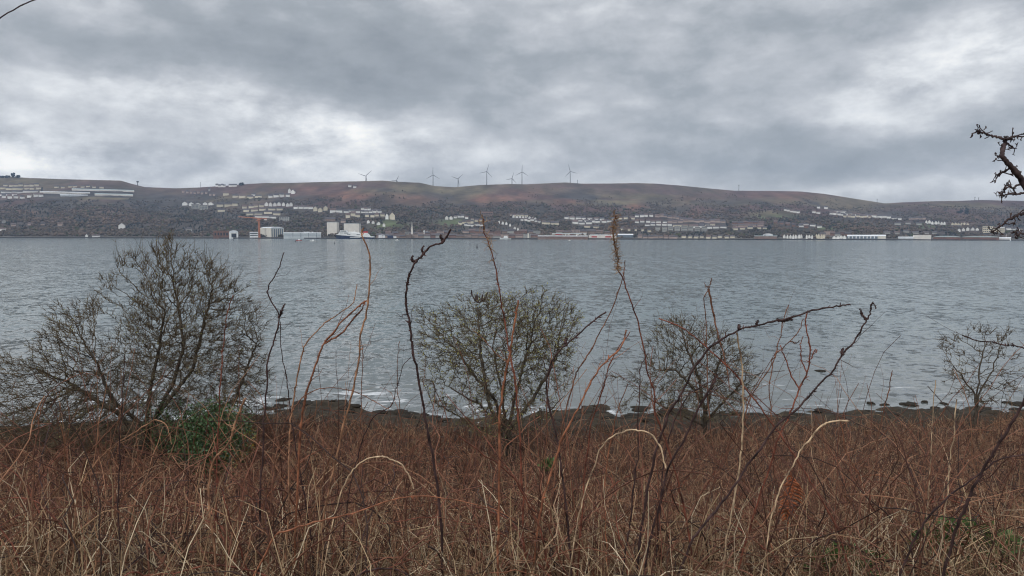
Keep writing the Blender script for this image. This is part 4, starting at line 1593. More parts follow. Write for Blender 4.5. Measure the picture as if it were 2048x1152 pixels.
make_tree('hawthorn_tree', 'largest bare hawthorn on the left, broad tangled crown above the evergreen bush', (292, 930), 24.0,
          [(345, 620, 125, 125), (345, 515, 55, 42), (262, 540, 34, 45), (245, 620, 70, 70), (280, 700, 90, 90), (410, 560, 50, 50), (440, 660, 80, 110), (165, 710, 100, 90, -.4), (60, 775, 80, 70, -.2), (15, 730, 35, 30, 0), (330, 775, 190, 110), (490, 760, 55, 120, .6), (512, 650, 22, 50, .5), (200, 640, 60, 50, .4), (130, 640, 40, 40, .2), (200, 835, 190, 60), (110, 850, 130, 45), (420, 850, 100, 70)],
          27000, [[(292, 860, 0), (300, 780, .1), (318, 700, .2), (330, 620, 0)], [(296, 860, .1), (350, 760, -.2), (368, 690, -.3), (355, 600, 0)], [(285, 850, -.1), (225, 800, -.4), (190, 720, -.5)],
                 [(280, 880, .1), (240, 830, .3), (130, 760, .2)], [(300, 850, .2), (385, 740, .3), (400, 680, .4), (420, 600, .3)], [(310, 880, 0), (470, 800, .6), (500, 720, .7), (515, 680, .6)]],
          101, cull=.36, whips=220, whip_len=.8, step=.12, tw=20000, tw_len=.26, buds=2500)
mid_tree = make_tree('hawthorn_tree', 'round crowned bare hawthorn in the middle with a greenish tinge', (1018, 925), 24.3,
          [(1000, 700, 150, 105), (895, 680, 70, 65), (1095, 655, 65, 70), (985, 635, 110, 50), (1080, 605, 30, 30), (955, 610, 30, 25), (1098, 735, 50, 70), (893, 755, 50, 70), (1005, 810, 110, 60), (1140, 640, 25, 30), (840, 650, 22, 35)],
          14000, [[(1010, 860, 0), (990, 800, .1), (940, 740, .1), (905, 690, 0)], [(1014, 850, 0), (1000, 770, -.2), (985, 690, -.1)], [(1018, 850, .1), (1035, 770, .2), (1060, 690, .3)],
                 [(1020, 860, -.1), (1070, 790, -.3), (1110, 720, -.2)], [(1012, 860, .2), (960, 810, .4), (890, 770, .5)], [(1008, 880, .1), (930, 840, .2), (860, 800, .1)], [(1020, 880, -.2), (1080, 840, -.2), (1130, 790, -.1)], [(1014, 880, .3), (1005, 810, .5), (1015, 720, .4)], [(1010, 880, -.3), (975, 800, -.5), (960, 700, -.5), (955, 610, -.2)]],
          202, cull=.43, expo=2.3, whips=120, whip_len=.5, step=.125, tw=13000, tw_len=.25, buds=11000, bud_size=.042)
rc = np.random.default_rng(12)
strokes = []
for (ua, va, ub, vb) in [(957, 606, 945, 592), (957, 606, 950, 590), (958, 606, 973, 592), (960, 605, 970, 594), (955, 604, 954, 586), (962, 603, 966, 588), (973, 592, 976, 584), (945, 592, 943, 580)]:
    strokes.append([P(ua, va, 24.2), P((ua + ub) / 2 + rc.normal(0, 1), (va + vb) / 2 + 1.5, 24.2 + rc.normal(0, .05)), P(ub, vb, 24.2)])
V, Q = tubes(np.array(strokes), np.repeat([[.016, .034, .012]], len(strokes), 0), 5)
link('dead_twig_clump', mesh_np('dead_twig_clump', V - np.array(mid_tree.location), Q, smooth=True), 'twig_dark', mid_tree)
make_tree('hawthorn_tree', 'smaller dark bare hawthorn right of the middle, leaning crown over the weed bank', (1412, 878), 27.6,
          [(1385, 720, 105, 80), (1355, 670, 55, 40), (1450, 715, 60, 50), (1280, 765, 65, 45), (1390, 790, 115, 50), (1480, 760, 40, 40), (1250, 800, 40, 30)],
          14000, [[(1408, 820, 0), (1400, 760, .1), (1375, 700, .1)], [(1410, 820, 0), (1390, 780, -.2), (1350, 740, -.2), (1310, 740, 0)], [(1412, 820, .1), (1430, 750, .2), (1450, 700, .2)], [(1405, 850, .1), (1340, 820, .1), (1270, 780, 0)], [(1410, 845, -.1), (1450, 800, .1), (1490, 760, .1)]],
          303, cull=.43, expo=2.3, whips=70, whip_len=.6, step=.13, tw=9000, tw_len=.25, buds=1500, r_tip=.0065)
make_tree('alder_sapling', 'slender young tree with fine airy twigs beside the water at the right', (1952, 850), 28.5,
          [(1950, 730, 75, 75), (1900, 700, 30, 30), (1990, 690, 45, 40), (1960, 790, 60, 30), (2020, 750, 35, 60)],
          620, [[(1953, 800, 0), (1958, 740, 0), (1968, 680, .1)], [(1956, 790, .1), (1985, 740, .2), (2000, 690, .2)], [(1950, 790, -.1), (1915, 740, -.2), (1885, 700, -.2)]],
          404, whips=40, whip_len=.5, step=.2, kill=1.4, tw=1700, tw_len=.28, buds=700, r_tip=.0085, thick=.02, bud_mat='twig_dark', bud_size=.03)


# evergreen bush at the foot of the large tree
def bush(name, label, cat, u, v, Y, a, b2, n, size, seed, mat='leaf', stems=12, yellow=False):
    r = np.random.default_rng(seed)
    k = Y / F
    c = P(u, v, Y)
    base = np.array([c[0], c[1], float(gz(c[0], c[1]))])
    root = empty(name, base, label, cat)
    d = r.normal(0, 1, (n, 3))
    d /= np.linalg.norm(d, axis=1, keepdims=True)
    lump = 1 + .35 * (fbm(d[:, 0] * 2.2 + 9, d[:, 2] * 2.2 + d[:, 1] * 1.7 + 9, seed) - .5) * 2
    d *= (r.uniform(.1, 1, (n, 1)) ** .45) * lump[:, None]
    pos = (c - base) + d * np.array([a * k, a * k * .8, b2 * k])
    pos = pos[pos[:, 2] > .02]
    V, Q = leafy(pos, size, seed)
    t = np.ones((len(pos), 3)) * r.uniform(.6, 1.5, (len(pos), 1))
    if yellow:
        m = fbm(pos[:, 0] * 1.5, pos[:, 2] * 1.5, 4) > .55
        m &= (pos[:, 0] > .3) & (r.uniform(0, 1, len(pos)) < .5)
        t[m] = np.array([5.5, 1.9, 1.1]) * r.uniform(.6, 1.1, (m.sum(), 1))
    o = link('foliage', mesh_np('foliage', V, Q, tint=np.repeat(t, 4, 0)), mat, root)
    if stems:
        tips = pos[r.choice(len(pos), stems)]
        p0 = np.stack([tips[:, 0] * .2, tips[:, 1] * .2, np.zeros(stems)], 1)
        mid = p0 * .4 + tips * .6 + r.normal(0, .04, (stems, 3))
        V, Q = tubes(np.stack([p0, mid, tips], 1), np.repeat([[.014, .01, .005]], stems, 0), 4)
        link('stem', mesh_np('stem', V, Q), 'bark', root)


bush('evergreen_bush', 'dense glossy dark green bush at the foot of the largest hawthorn', 'bush', 430, 882, 22.2, 84, 80, 11000, .055, 51, yellow=True)
bush('evergreen_bush', 'smaller dull green leafy mass against the trunk of the largest hawthorn', 'bush', 345, 870, 23.2, 60, 80, 2600, .05, 52)
bush('green_weed', 'small bright green weed by the trunk of the middle hawthorn', 'weed', 1094, 929, 22.3, 9, 7, 90, .12, 53, 'green_weed', 4)
bush('green_weed', 'broad patch of green leaves low in the straw at the bottom right', 'weed', 1925, 1098, 4.5, 95, 46, 900, .055, 54, 'green_weed', 6)
bush('green_weed', 'small clump of green leaves low in the tangle right of the middle', 'weed', 1690, 1135, 4.1, 66, 34, 420, .05, 55, 'green_weed', 5)


# ------------------------------------------------------------------ undergrowth
def stalks(x, y, h, lean, curl, K, seed, z0=-.02, kink=.06):
    """bent stalk centre lines rising from the ground"""
    r = np.random.default_rng(seed)
    n = len(x)
    az = r.uniform(0, 2 * math.pi, n)
    el = math.pi / 2 - np.abs(r.normal(0, lean, n))
    p = np.stack([x, y, gz(x, y) + z0], -1)
    out = [p]
    st = (h / (K - 1))[:, None]
    for i in range(K - 1):
        d = np.stack([np.cos(el) * np.cos(az), np.cos(el) * np.sin(az), np.sin(el)], -1)
        p = p + d * st
        out.append(p)
        el = el - np.abs(r.normal(curl, curl * .6, n)) + r.normal(0, kink, n)
        az = az + r.normal(0, kink * 2.5, n)
    return np.stack(out, 1)


def scatter(name, n, xr, yr, hr_, rad, lean, curl, K, cols, seed, sides=3, widen=True, density=None, kink=.06, z0=-.02):
    r = np.random.default_rng(seed)
    y = r.uniform(yr[0], yr[1], n * 2)
    x = r.uniform(-1, 1, n * 2) * (y * .72 + 1.0 if widen else xr)
    keep = np.ones(n * 2, bool)
    if density is not None:
        keep = r.uniform(0, 1, n * 2) < density(x, y)
    x, y = x[keep][:n], y[keep][:n]
    m = len(x)
    h = r.uniform(hr_[0], hr_[1], m) * (.7 + .6 * fbm(x * .5, y * .5, seed))
    C = stalks(x, y, h, lean, curl, K, seed + 1, kink=kink, z0=z0)
    rr = rad * r.uniform(.5, 1.7, (m, 1)) * np.linspace(1, .45, K)[None]
    V, Q = tubes(C, rr, sides)
    ci = r.integers(0, len(cols), m)
    c = np.array(cols)[ci] * r.uniform(.65, 1.3, (m, 1))
    t = np.repeat(c, K * sides, 0)
    return tag(link(name, mesh_np(name, V, Q, tint=t), 'dry'), kind='stuff')


BROWN = [(.235, .112, .070), (.29, .145, .088), (.165, .08, .053), (.38, .225, .14), (.08, .043, .032), (.42, .28, .17)]
STRAW = [(.54, .40, .24), (.44, .30, .175), (.32, .20, .115), (.68, .56, .39), (.20, .11, .064), (.11, .06, .04)]
CANEB = [(.19, .078, .050), (.25, .11, .068), (.12, .052, .038), (.33, .17, .10), (.05, .03, .026), (.36, .24, .15)]


def field_density(x, y):
    sh = shore_shift(x)
    return np.clip((np.interp(x, [-12, 0, 5, 10, 20], [29.6, 29.0, 27.8, 29.0, 30.8]) + sh * .75 - y) / 1.6, 0, 1)


scatter('brown_undergrowth', 30000, 0, (15, 33), (.35, .85), .0085, .75, .14, 7, BROWN, 61, density=field_density, kink=.30)
scatter('bramble_thicket', 6500, 0, (14, 27), (.9, 2.2), .0085, .45, .22, 8, CANEB, 62,
        density=lambda x, y: np.exp(-((x + 10) / 6.0) ** 2 - ((y - 22.5) / 3.2) ** 2) + .06)
scatter('bank_scrub', 9000, 0, (7.5, 16), (.5, 1.35), .0065, .75, .16, 8, BROWN + CANEB, 63, kink=.24)
def straw_density(x, y):
    # straw shows most low on the right and in open patches on the left
    return np.clip(.62 + .38 * np.clip((x / y - .15) * 3, 0, 1) + .25 * np.clip((-x / y - .35) * 4, 0, 1), 0, 1)


scatter('dry_grass', 30000, 0, (3.0, 7.5), (.22, .62), .0019, .75, .19, 7, STRAW, 64, kink=.18, density=straw_density)
scatter('straw_litter', 13000, 0, (3.0, 8.0), (.25, .8), .0025, 1.10, .12, 7, STRAW, 65, kink=.34, z0=.12, density=straw_density)
scatter('bramble_tangle', 3200, 0, (3.1, 8.0), (.5, 1.35), .0034, .62, .11, 14, CANEB, 66, kink=.17)
scatter('thin_stem_thicket', 700, 0, (3.4, 7.0), (1.0, 1.75), .0026, .30, .06, 14, CANEB[:4], 68, kink=.12,
        density=lambda x, y: np.clip(.18 + np.exp(-((x / y + .26) / .08) ** 2) + np.exp(-((x / y - .06) / .12) ** 2) + .7 * np.exp(-((x / y - .42) / .1) ** 2) + .7 * np.exp(-((x / y + .56) / .1) ** 2), 0, 1))
scatter('fallen_cane_tangle', 2400, 0, (3.2, 8.0), (.7, 1.7), .0034, 1.0, .14, 14, CANEB[:5], 67, kink=.18)

# ------------------------------------------------------------------ bramble canes and stalks in the foreground
CC = {'dark': (.040, .024, .024), 'red': (.140, .050, .033), 'brown': (.135, .068, .045), 'tan': (.27, .155, .095), 'pale': (.42, .325, .22), 'orange': (.205, .088, .050)}
cr = random.Random(77)


def cane_mesh(pts, r0, r1, seed, nodes=True, buds=0, loc=None, thorns=True):
    r = np.random.default_rng(seed)
    n = max(16, len(pts) * 5)
    C = catmull(pts, n)
    if pts[0][1] > 2.7:
        kk = np.arange(0, n, 4)
        wob = catmull(r.normal(0, .0026, (len(kk), 3)), n)
        wob[0] = 0
        C = C + wob
    C[1:-1] += r.normal(0, .0016 if pts[0][1] > 2.7 else .0004, (n - 2, 3))
    f = np.linspace(0, 1, n)
    R = r0 + (r1 - r0) * f ** 1.2
    if nodes:
        R = R * (1 + .28 * (r.uniform(0, 1, n) < .16))
    geo = [tubes(C[None], R[None], 7)]
    if thorns and pts[0][1] > 2.7:
        m = n * 2
        i = r.integers(1, n - 2, m)
        d = C[i + 1] - C[i]
        d /= np.linalg.norm(d, axis=1, keepdims=True) + 1e-9
        sd = np.cross(d, r.normal(0, 1, (m, 3)))
        sd /= np.linalg.norm(sd, axis=1, keepdims=True) + 1e-9
        ln = r.uniform(.004, .009, (m, 1))
        p0 = C[i] + sd * R[i][:, None] * .7
        geo.append(tubes(np.stack([p0, p0 + sd * ln + d * ln * .35], 1), np.stack([R[i] * .42, R[i] * .04], 1), 3))
    st = []
    for _ in range(buds):
        i = int(r.uniform(.25, .98) * (n - 2))
        d = C[i + 1] - C[i]
        d = d / (np.linalg.norm(d) + 1e-9)
        side = np.cross(d, r.normal(0, 1, 3))
        side /= np.linalg.norm(side) + 1e-9
        e = side * .8 + d * .6
        ln = r.uniform(.010, .024)
        st.append((np.stack([C[i], C[i] + e * ln * .5, C[i] + e * ln]), np.array([R[i] * .75, R[i] * .6, R[i] * .12])))
    return C, R, geo, st


def cane(label, uv, Y, w, colr, Yb=None, buds=9, w2=None, group='tall bramble canes in front of the sea', name='bramble_cane', cat='bramble cane', twigs=(), fix=False):
    """uv: traced points from the tip down; Y depth at the tip, Yb at the lowest traced point; w pixel width low down"""
    Yb = Y if Yb is None else Yb
    n = len(uv)
    seed = int(uv[0][0] * 7 + uv[0][1])
    dep = [Y + (Yb - Y) * i / max(1, n - 1) for i in range(n)]
    pts = [P(u, v, d) for (u, v), d in zip(uv, dep)]
    if not fix:
        # carry the stem on down to the ground
        a, b2 = pts[-2], pts[-1]
        g0 = float(gz(b2[0], b2[1]))
        if b2[2] > g0:
            d = (b2 - a)
            d = d / (abs(d[2]) + .08)
            d[:2] = np.clip(d[:2], -.5, .5)
            h = b2[2] - g0
            q = b2 + np.array([d[0] * h * .5, d[1] * h * .5, -h * .5])
            e = b2 + np.array([d[0] * h * .8, d[1] * h * .8, 0])
            e[2] = float(gz(e[0], e[1])) - .03
            pts += [q, e]
    pts = pts[::-1]
    k = Yb / F
    w, w2 = w * .47, (w2 * .55 if w2 else None)
    r0, r1 = w * k / 2, (w2 if w2 else w * .42) * Y / F / 2
    C, R, geo, st = cane_mesh(pts, r0, r1, seed, buds=buds, thorns=colr != 'pale')
    base = C[0].copy()
    V, Q = join_geo(geo)
    o = link(name, mesh_np(name, V - base, Q, smooth=True), 'cane', None, base)
    j = cr.uniform(.85, 1.15)
    c = CC[colr]
    o.color = (c[0] * j, c[1] * j, c[2] * j, 1)
    tag(o, label, cat, group)
    for (cp, rr) in st:
        V, Q = tubes(cp[None], rr[None], 5)
        b3 = link('bud', mesh_np('bud', V - base, Q, smooth=True), 'cane', o)
        b3.color = (c[0] * 1.5, c[1] * 1.25, c[2] * 1.2, 1)
    if colr != 'pale' and not fix:
        rs = np.random.default_rng(seed + 9)
        for _ in range(int(rs.integers(2, 6))):
            i = int(rs.uniform(.35, .95) * (len(C) - 2))
            d = C[i + 1] - C[i]
            d = d / (np.linalg.norm(d) + 1e-9)
            e = d * .7 + rs.normal(0, .5, 3) * [1, .6, 1]
            L = rs.uniform(.04, .16)
            q = [C[i], C[i] + e * L * .4, C[i] + e * L * .7 + rs.normal(0, .008, 3), C[i] + e * L + [0, 0, .015]]
            cq = catmull(q, 9)
            V, Q = tubes(cq[None], (np.linspace(.42, .16, 9) * R[i])[None], 5)
            t_ = link('side_shoot', mesh_np('side_shoot', V - base, Q, smooth=True), 'cane', o)
            t_.color = o.color
    for (tuv, tw_) in twigs:
        tp = [P(u, v, Y + (Yb - Y) * .35) for (u, v) in tuv]
        C2, R2, g2, _ = cane_mesh(tp, tw_ * k / 2, tw_ * k / 4, seed + 3, buds=0)
        V, Q = join_geo(g2)
        t_ = link('side_shoot', mesh_np('side_shoot', V - base, Q, smooth=True), 'cane', o)
        t_.color = o.color
    return o, C, R


cane('dark S curved cane with a forked tip right of the large tree', [(569, 504), (556, 541), (537, 576), (539, 593), (558, 634), (548, 680), (537, 719), (532, 797), (526, 884), (522, 960), (518, 1080)], 3.9, 9, 'dark', 4.0, 4,
     twigs=[([(558, 636), (564, 620), (571, 607)], 5)])
cane('dark cane running straight down from the fork of the S curved cane', [(560, 645), (565, 700), (572, 750), (578, 800), (592, 900), (610, 1000), (622, 1090)], 3.95, 7, 'dark', 4.1, 4)
cane('tall tan cane with a pale broken tip crossing in front of the ferry', [(727, 455), (724, 468), (734, 493), (739, 528), (738, 580), (732, 624), (723, 667), (719, 710), (708, 771), (693, 832), (674, 906), (655, 990), (640, 1080)], 3.6, 9, 'tan', 3.8, 4, 5)
cane('brown cane rising close beside the tall tan cane', [(722, 680), (725, 720), (723, 800), (720, 890), (722, 1000), (724, 1090)], 3.9, 6, 'brown', 4.0, 3)
cane('orange tan cane leaning right until it meets the tall tan cane', [(738, 600), (717, 613), (691, 637), (665, 665), (648, 689), (635, 715), (622, 754), (614, 789), (604, 840), (600, 884), (596, 1000), (590, 1090)], 3.7, 10, 'orange', 3.8, 3, 5,
     twigs=[([(650, 687), (691, 658), (721, 624), (728, 604)], 4)])
cane('slender tan cane curving right with a thin whip tip', [(715, 569), (704, 606), (669, 634), (643, 652), (617, 680), (604, 710), (593, 754), (587, 797), (580, 862), (578, 960), (575, 1080)], 3.9, 8, 'tan', 3.9, 4, 3)
cane('thickest dark cane with knobbly buds, hooked to the right at the top', [(901, 459), (886, 483), (865, 491), (847, 509), (832, 524), (821, 545), (816, 563), (813, 598), (819, 637), (821, 680), (828, 715), (838, 762), (847, 819), (860, 875), (871, 949), (880, 1060), (885, 1130)], 3.3, 11, 'dark', 3.5, 16, 6,
     twigs=[([(886, 483), (884, 474), (881, 470)], 6), ([(847, 509), (846, 500), (847, 492)], 5), ([(832, 524), (826, 519), (825, 512)], 6)])
cane('dark arching shoot curving down from the thickest dark cane', [(823, 713), (804, 736), (795, 771), (786, 806), (769, 821), (747, 836), (730, 867), (715, 910), (700, 980), (690, 1060)], 3.6, 6, 'dark', 3.9, 3)
cane('thin reddish upright stem left of the thickest dark cane', [(799, 682), (795, 719), (795, 762), (799, 815), (804, 862), (808, 930), (812, 1020), (815, 1090)], 4.0, 5, 'brown', 4.1, 3)
cane('straight orange red stem standing through the middle hawthorn', [(1038, 602), (1032, 637), (1025, 676), (1016, 728), (1006, 780), (997, 832), (998, 884), (999, 1000), (996, 1120)], 3.1, 11, 'orange', 3.2, 5, 6)
cane('long tan stem crossing behind the plumed willowherb', [(1249, 519), (1245, 558), (1226, 615), (1204, 658), (1178, 706), (1156, 741), (1148, 762), (1126, 840), (1117, 906), (1105, 1000), (1095, 1090)], 3.8, 8, 'brown', 3.9, 4)
cane('orange cane leaning right with a split upper end right of the middle hawthorn', [(1254, 660), (1243, 689), (1213, 721), (1187, 754), (1165, 793), (1139, 845), (1117, 897), (1104, 936), (1085, 1010), (1070, 1090)], 3.4, 9, 'orange', 3.5, 4, 5)
cane('red brown cane beside the split orange cane, steeper', [(1260, 662), (1230, 706), (1211, 762), (1193, 819), (1180, 862), (1172, 927), (1165, 1010), (1160, 1090)], 3.5, 8, 'red', 3.6, 4)
cane('dark budded cane bending right across the middle hawthorn edge', [(1212, 624), (1187, 641), (1152, 673), (1126, 697), (1104, 723), (1097, 745), (1092, 780), (1103, 827), (1114, 875), (1125, 950), (1135, 1040), (1140, 1110)], 3.5, 9, 'dark', 3.6, 9, 5,
     twigs=[([(1133, 688), (1131, 682), (1133, 678)], 6)])
cane('great dark cane arching right over the small hawthorn', [(1701, 610), (1669, 615), (1621, 624), (1569, 637), (1517, 650), (1482, 658), (1447, 678), (1412, 706), (1386, 736), (1360, 788), (1343, 819), (1320, 880), (1300, 950), (1285, 1050)], 3.3, 11, 'dark', 3.5, 14, 5,
     twigs=[([(1555, 640), (1572, 641), (1586, 639)], 6), ([(1480, 659), (1477, 654), (1478, 650)], 6), ([(1514, 650), (1513, 645), (1516, 642)], 5)])
cane('long dark cane slanting up right to a curled tip', [(1751, 617), (1747, 607), (1740, 613), (1738, 628), (1725, 654), (1708, 684), (1686, 710), (1669, 741), (1634, 775), (1603, 808), (1577, 832), (1551, 858), (1517, 906), (1482, 949), (1450, 1000), (1400, 1060), (1375, 1100)], 3.2, 11, 'dark', 3.4, 16, 4,
     twigs=[([(1734, 640), (1725, 628), (1720, 619)], 5), ([(1686, 710), (1684, 702), (1687, 698)], 6)])
cane('red brown upright cane with fine twigs right of the great arch', [(1614, 619), (1612, 645), (1616, 676), (1621, 719), (1614, 749), (1599, 780), (1582, 823), (1560, 867), (1543, 919), (1534, 949), (1515, 1010), (1490, 1090)], 3.6, 9, 'red', 3.7, 7, 4,
     twigs=[([(1599, 780), (1580, 745), (1566, 705), (1560, 690)], 3), ([(1621, 719), (1631, 700), (1632, 706)], 2.5), ([(1614, 749), (1602, 715), (1601, 690), (1606, 672)], 2.5)])
cane('thin forked cane rising between the great arch and the twiggy cane', [(1577, 611), (1567, 637), (1564, 663), (1553, 702), (1547, 732), (1538, 762), (1540, 810), (1545, 860), (1550, 950), (1552, 1050)], 3.8, 5, 'brown', 3.9, 4, 3)
cane('thin twig cane angled down left across the twiggy cane', [(1606, 637), (1595, 667), (1569, 693), (1551, 710), (1534, 745), (1506, 789), (1490, 830), (1480, 900), (1475, 1000)], 3.9, 5, 'brown', 4.0, 5, 3,
     twigs=[([(1580, 683), (1590, 686), (1598, 680)], 2.5)])
cane('straight red brown cane falling right behind the small hawthorn', [(1317, 637), (1356, 652), (1399, 684), (1438, 715), (1469, 749), (1499, 788), (1534, 832), (1564, 875), (1590, 910), (1620, 960), (1650, 1010), (1680, 1080)], 3.7, 8, 'red', 3.5, 5, 4)
cane('bleached cream stalk standing straight beside the small hawthorn', [(1471, 667), (1480, 702), (1484, 736), (1484, 797), (1484, 862), (1480, 923), (1470, 1000), (1455, 1080)], 3.4, 7, 'pale', 3.5, 0, 6, 'dead pale stalks', 'dead_stalk', 'dead stalk')
cane('near black upright cane just right of the plumed willowherb', [(1295, 706), (1280, 749), (1278, 819), (1276, 906), (1269, 949), (1262, 1040), (1250, 1100)], 3.4, 8, 'dark', 3.5, 5)
cane('thin tall twig with a Y shaped top over the small hawthorn', [(1423, 554), (1419, 576), (1408, 597), (1410, 632), (1413, 676), (1415, 740), (1420, 850), (1430, 950), (1432, 1050)], 4.3, 5, 'brown', 4.3, 3, 3,
     twigs=[([(1417, 578), (1425, 615), (1434, 658), (1447, 710), (1462, 780)], 4), ([(1419, 576), (1413, 572), (1410, 566)], 2)])
cane('brown arching cane bowed over left of the large hawthorn', [(200, 754), (174, 747), (143, 754), (113, 771), (87, 802), (78, 832), (74, 862), (69, 906), (66, 980), (70, 1060), (75, 1110)], 3.6, 7, 'brown', 3.6, 4)
cane('orange hooked stem in front of the evergreen bush', [(492, 797), (482, 819), (471, 849), (460, 884), (438, 910), (423, 936), (418, 990), (425, 1060)], 3.3, 9, 'tan', 3.4, 2, 8)
cane('long brown cane slanting down left across the large hawthorn trunk', [(334, 732), (321, 758), (282, 797), (243, 836), (208, 871), (182, 901), (165, 932), (150, 1000), (140, 1080)], 3.5, 8, 'brown', 3.6, 4)
cane('tan cane arched like a hoop below the large hawthorn', [(345, 888), (338, 862), (321, 843), (304, 843), (260, 869), (217, 901), (187, 932), (165, 975), (150, 1050)], 3.4, 7, 'tan', 3.5, 3)
cane('upright red brown cane in front of the right side of the large hawthorn', [(469, 590), (456, 624), (449, 667), (443, 732), (440, 797), (436, 884), (432, 980), (430, 1090)], 3.8, 7, 'red', 3.9, 5, 3)
cane('dark straight upright cane in front of the large hawthorn', [(250, 710), (247, 754), (241, 819), (241, 862), (239, 927), (238, 1020), (240, 1100)], 3.3, 7, 'dark', 3.4, 5)
cane('rust brown low hoop of cane sweeping across the bottom middle', [(1030, 1040), (992, 1022), (923, 1002), (841, 993), (787, 998), (718, 1024), (650, 1039), (575, 1060), (540, 1090)], 3.2, 8, 'orange', 3.3, 3)
cane('bleached hoop of stalk drooping left of the small hawthorn', [(1332, 937), (1323, 899), (1306, 872), (1275, 860), (1248, 863), (1210, 885), (1187, 937), (1165, 1000), (1150, 1070)], 3.2, 5, 'pale', 3.3, 0, 6, 'dead pale stalks', 'dead_stalk', 'dead stalk')
cane('short bleached hoop of stalk behind the thickest dark cane', [(828, 978), (821, 954), (804, 930), (776, 916), (749, 913), (718, 930), (690, 965), (670, 1030)], 3.5, 5, 'pale', 3.5, 0, 5, 'dead pale stalks', 'dead_stalk', 'dead stalk')
cane('bleached stalk flaring right above the brown field', [(1697, 839), (1662, 844), (1642, 855), (1615, 879), (1590, 920), (1560, 980), (1540, 1060)], 3.3, 5, 'pale', 3.4, 0, 7, 'dead pale stalks', 'dead_stalk', 'dead stalk')
cane('thick near black cane leaning out at the right edge', [(2075, 760), (2048, 803), (2018, 858), (1990, 899), (1970, 937), (1936, 1002), (1919, 1039), (1900, 1100)], 2.9, 13, 'dark', 3.1, 8, 9)
cane('second dark cane sagging beside the thick right edge cane', [(2060, 905), (2048, 909), (1997, 923), (1956, 950), (1895, 995), (1850, 1040), (1820, 1100)], 3.0, 10, 'dark', 3.1, 6)
cane('brown cane bent over to the right beneath the slender young tree', [(1994, 861), (1929, 863), (1895, 885), (1871, 909), (1861, 943), (1854, 974), (1845, 1050)], 3.3, 8, 'brown', 3.4, 5)
cane('pale thin grass stalk upright by the slender young tree', [(1872, 760), (1868, 820), (1862, 900), (1858, 980), (1850, 1060)], 3.6, 4, 'pale', 3.7, 0, 3, 'dead pale stalks', 'dead_stalk', 'dead stalk')
cane('pale reed like stalk right of the thin grass stalk', [(1914, 800), (1908, 850), (1902, 902), (1895, 980), (1888, 1056), (1882, 1100)], 3.4, 5, 'pale', 3.5, 0, 4, 'dead pale stalks', 'dead_stalk', 'dead stalk')
cane('slim dark cane slanting right before the weedy shallows', [(1784, 740), (1781, 770), (1769, 817), (1750, 886), (1719, 949), (1690, 1050), (1680, 1090)], 3.6, 6, 'brown', 3.7, 5, 3)
cane('dark red cane reaching in from the right edge over the young tree', [(1925, 671), (1962, 681), (2012, 689), (2034, 692), (2070, 712), (2110, 780), (2130, 900), (2135, 1050)], 2.9, 8, 'dark', 3.0, 10, 4)
cane('brown hoop of cane low before the surf left of the dark cane', [(778, 819), (743, 797), (704, 782), (674, 776), (643, 778), (608, 793), (587, 823), (560, 880), (545, 960), (540, 1060)], 3.6, 6, 'brown', 3.7, 3)
cane('dark twig lying level before the small hawthorn', [(1569, 742), (1534, 743), (1491, 749), (1465, 754), (1434, 760), (1400, 775), (1370, 800), (1340, 870), (1325, 960), (1318, 1050)], 3.8, 6, 'dark', 3.9, 4)
cane('straight dark cane slanting right under the level twig', [(1434, 747), (1421, 771), (1399, 810), (1369, 875), (1343, 927), (1320, 1000), (1300, 1090)], 3.4, 9, 'dark', 3.5, 5, 7)
cane('thin dark cane arching over the top left corner of the sky', [(130, -22), (66, 1), (42, 11), (30, 18), (0, 36), (-60, 82), (-140, 170), (-220, 320), (-270, 560), (-290, 900), (-295, 1100)], 2.2, 5.5, 'dark', 2.6, 0, 4.4)


# willowherb stalks with dried curling pods
def willowherb(label, uv, Y, Yb, w, vtop, vbot, n, seed, colr='red', spread=16):
    o, C, R = cane(label, uv, Y, w, colr, Yb, 2, 3.5, 'willowherb stalks gone to seed', 'willowherb_stalk', 'dead flower stalk')
    base = np.array(o.location)
    r = np.random.default_rng(seed)
    PTS, RD = [], []
    xs_ = np.array([p[0] for p in uv][::-1], float)
    vs_ = np.array([p[1] for p in uv][::-1], float)
    o2 = np.argsort(vs_)
    for i in range(n):
        v = r.uniform(vtop, vbot)
        u = np.interp(v, vs_[o2], xs_[o2])
        dens = 1 - .55 * (v - vtop) / (vbot - vtop)
        sg = r.choice([-1, 1])
        L = spread * r.uniform(.3, 1.0) * (.6 + .6 * dens)
        a = r.uniform(-1.2, .6)
        cv = r.uniform(-3, 3)
        pts, q, ang = [], np.array([u, v]), a
        for j in range(8):
            pts.append(P(q[0], q[1], Y + r.normal(0, .002) + sg * j * .003))
            q = q + np.array([sg * math.cos(ang), math.sin(ang)]) * L / 7
            ang += cv / 7
        PTS.append(pts)
        RD.append(np.linspace(1.0, .5, 8) * .0016)
    V, Q = tubes(np.array(PTS), np.array(RD), 3)
    c = link('seed_pods', mesh_np('seed_pods', V - base, Q, tint=np.array([.38, .25, .155])), 'dry', o)
    c['kind'] = 'stuff'


willowherb('leaning red willowherb stalk with dried curls at its top, left of centre', [(965, 430), (968, 448), (977, 485), (990, 528), (999, 580), (1008, 632), (1014, 676), (1023, 728), (1032, 780), (1038, 841), (1043, 927), (1046, 1020), (1050, 1090)], 3.4, 3.6, 9, 432, 525, 46, 1, spread=18)
willowherb('willowherb stalk with a thick dried plume, red lower stem', [(1232, 432), (1226, 450), (1230, 485), (1234, 515), (1235, 537), (1247, 558), (1260, 597), (1276, 645), (1287, 697), (1295, 745), (1306, 780), (1313, 823), (1326, 867), (1345, 930), (1365, 1000), (1380, 1080)], 3.6, 3.7, 8, 430, 545, 170, 2, spread=16)

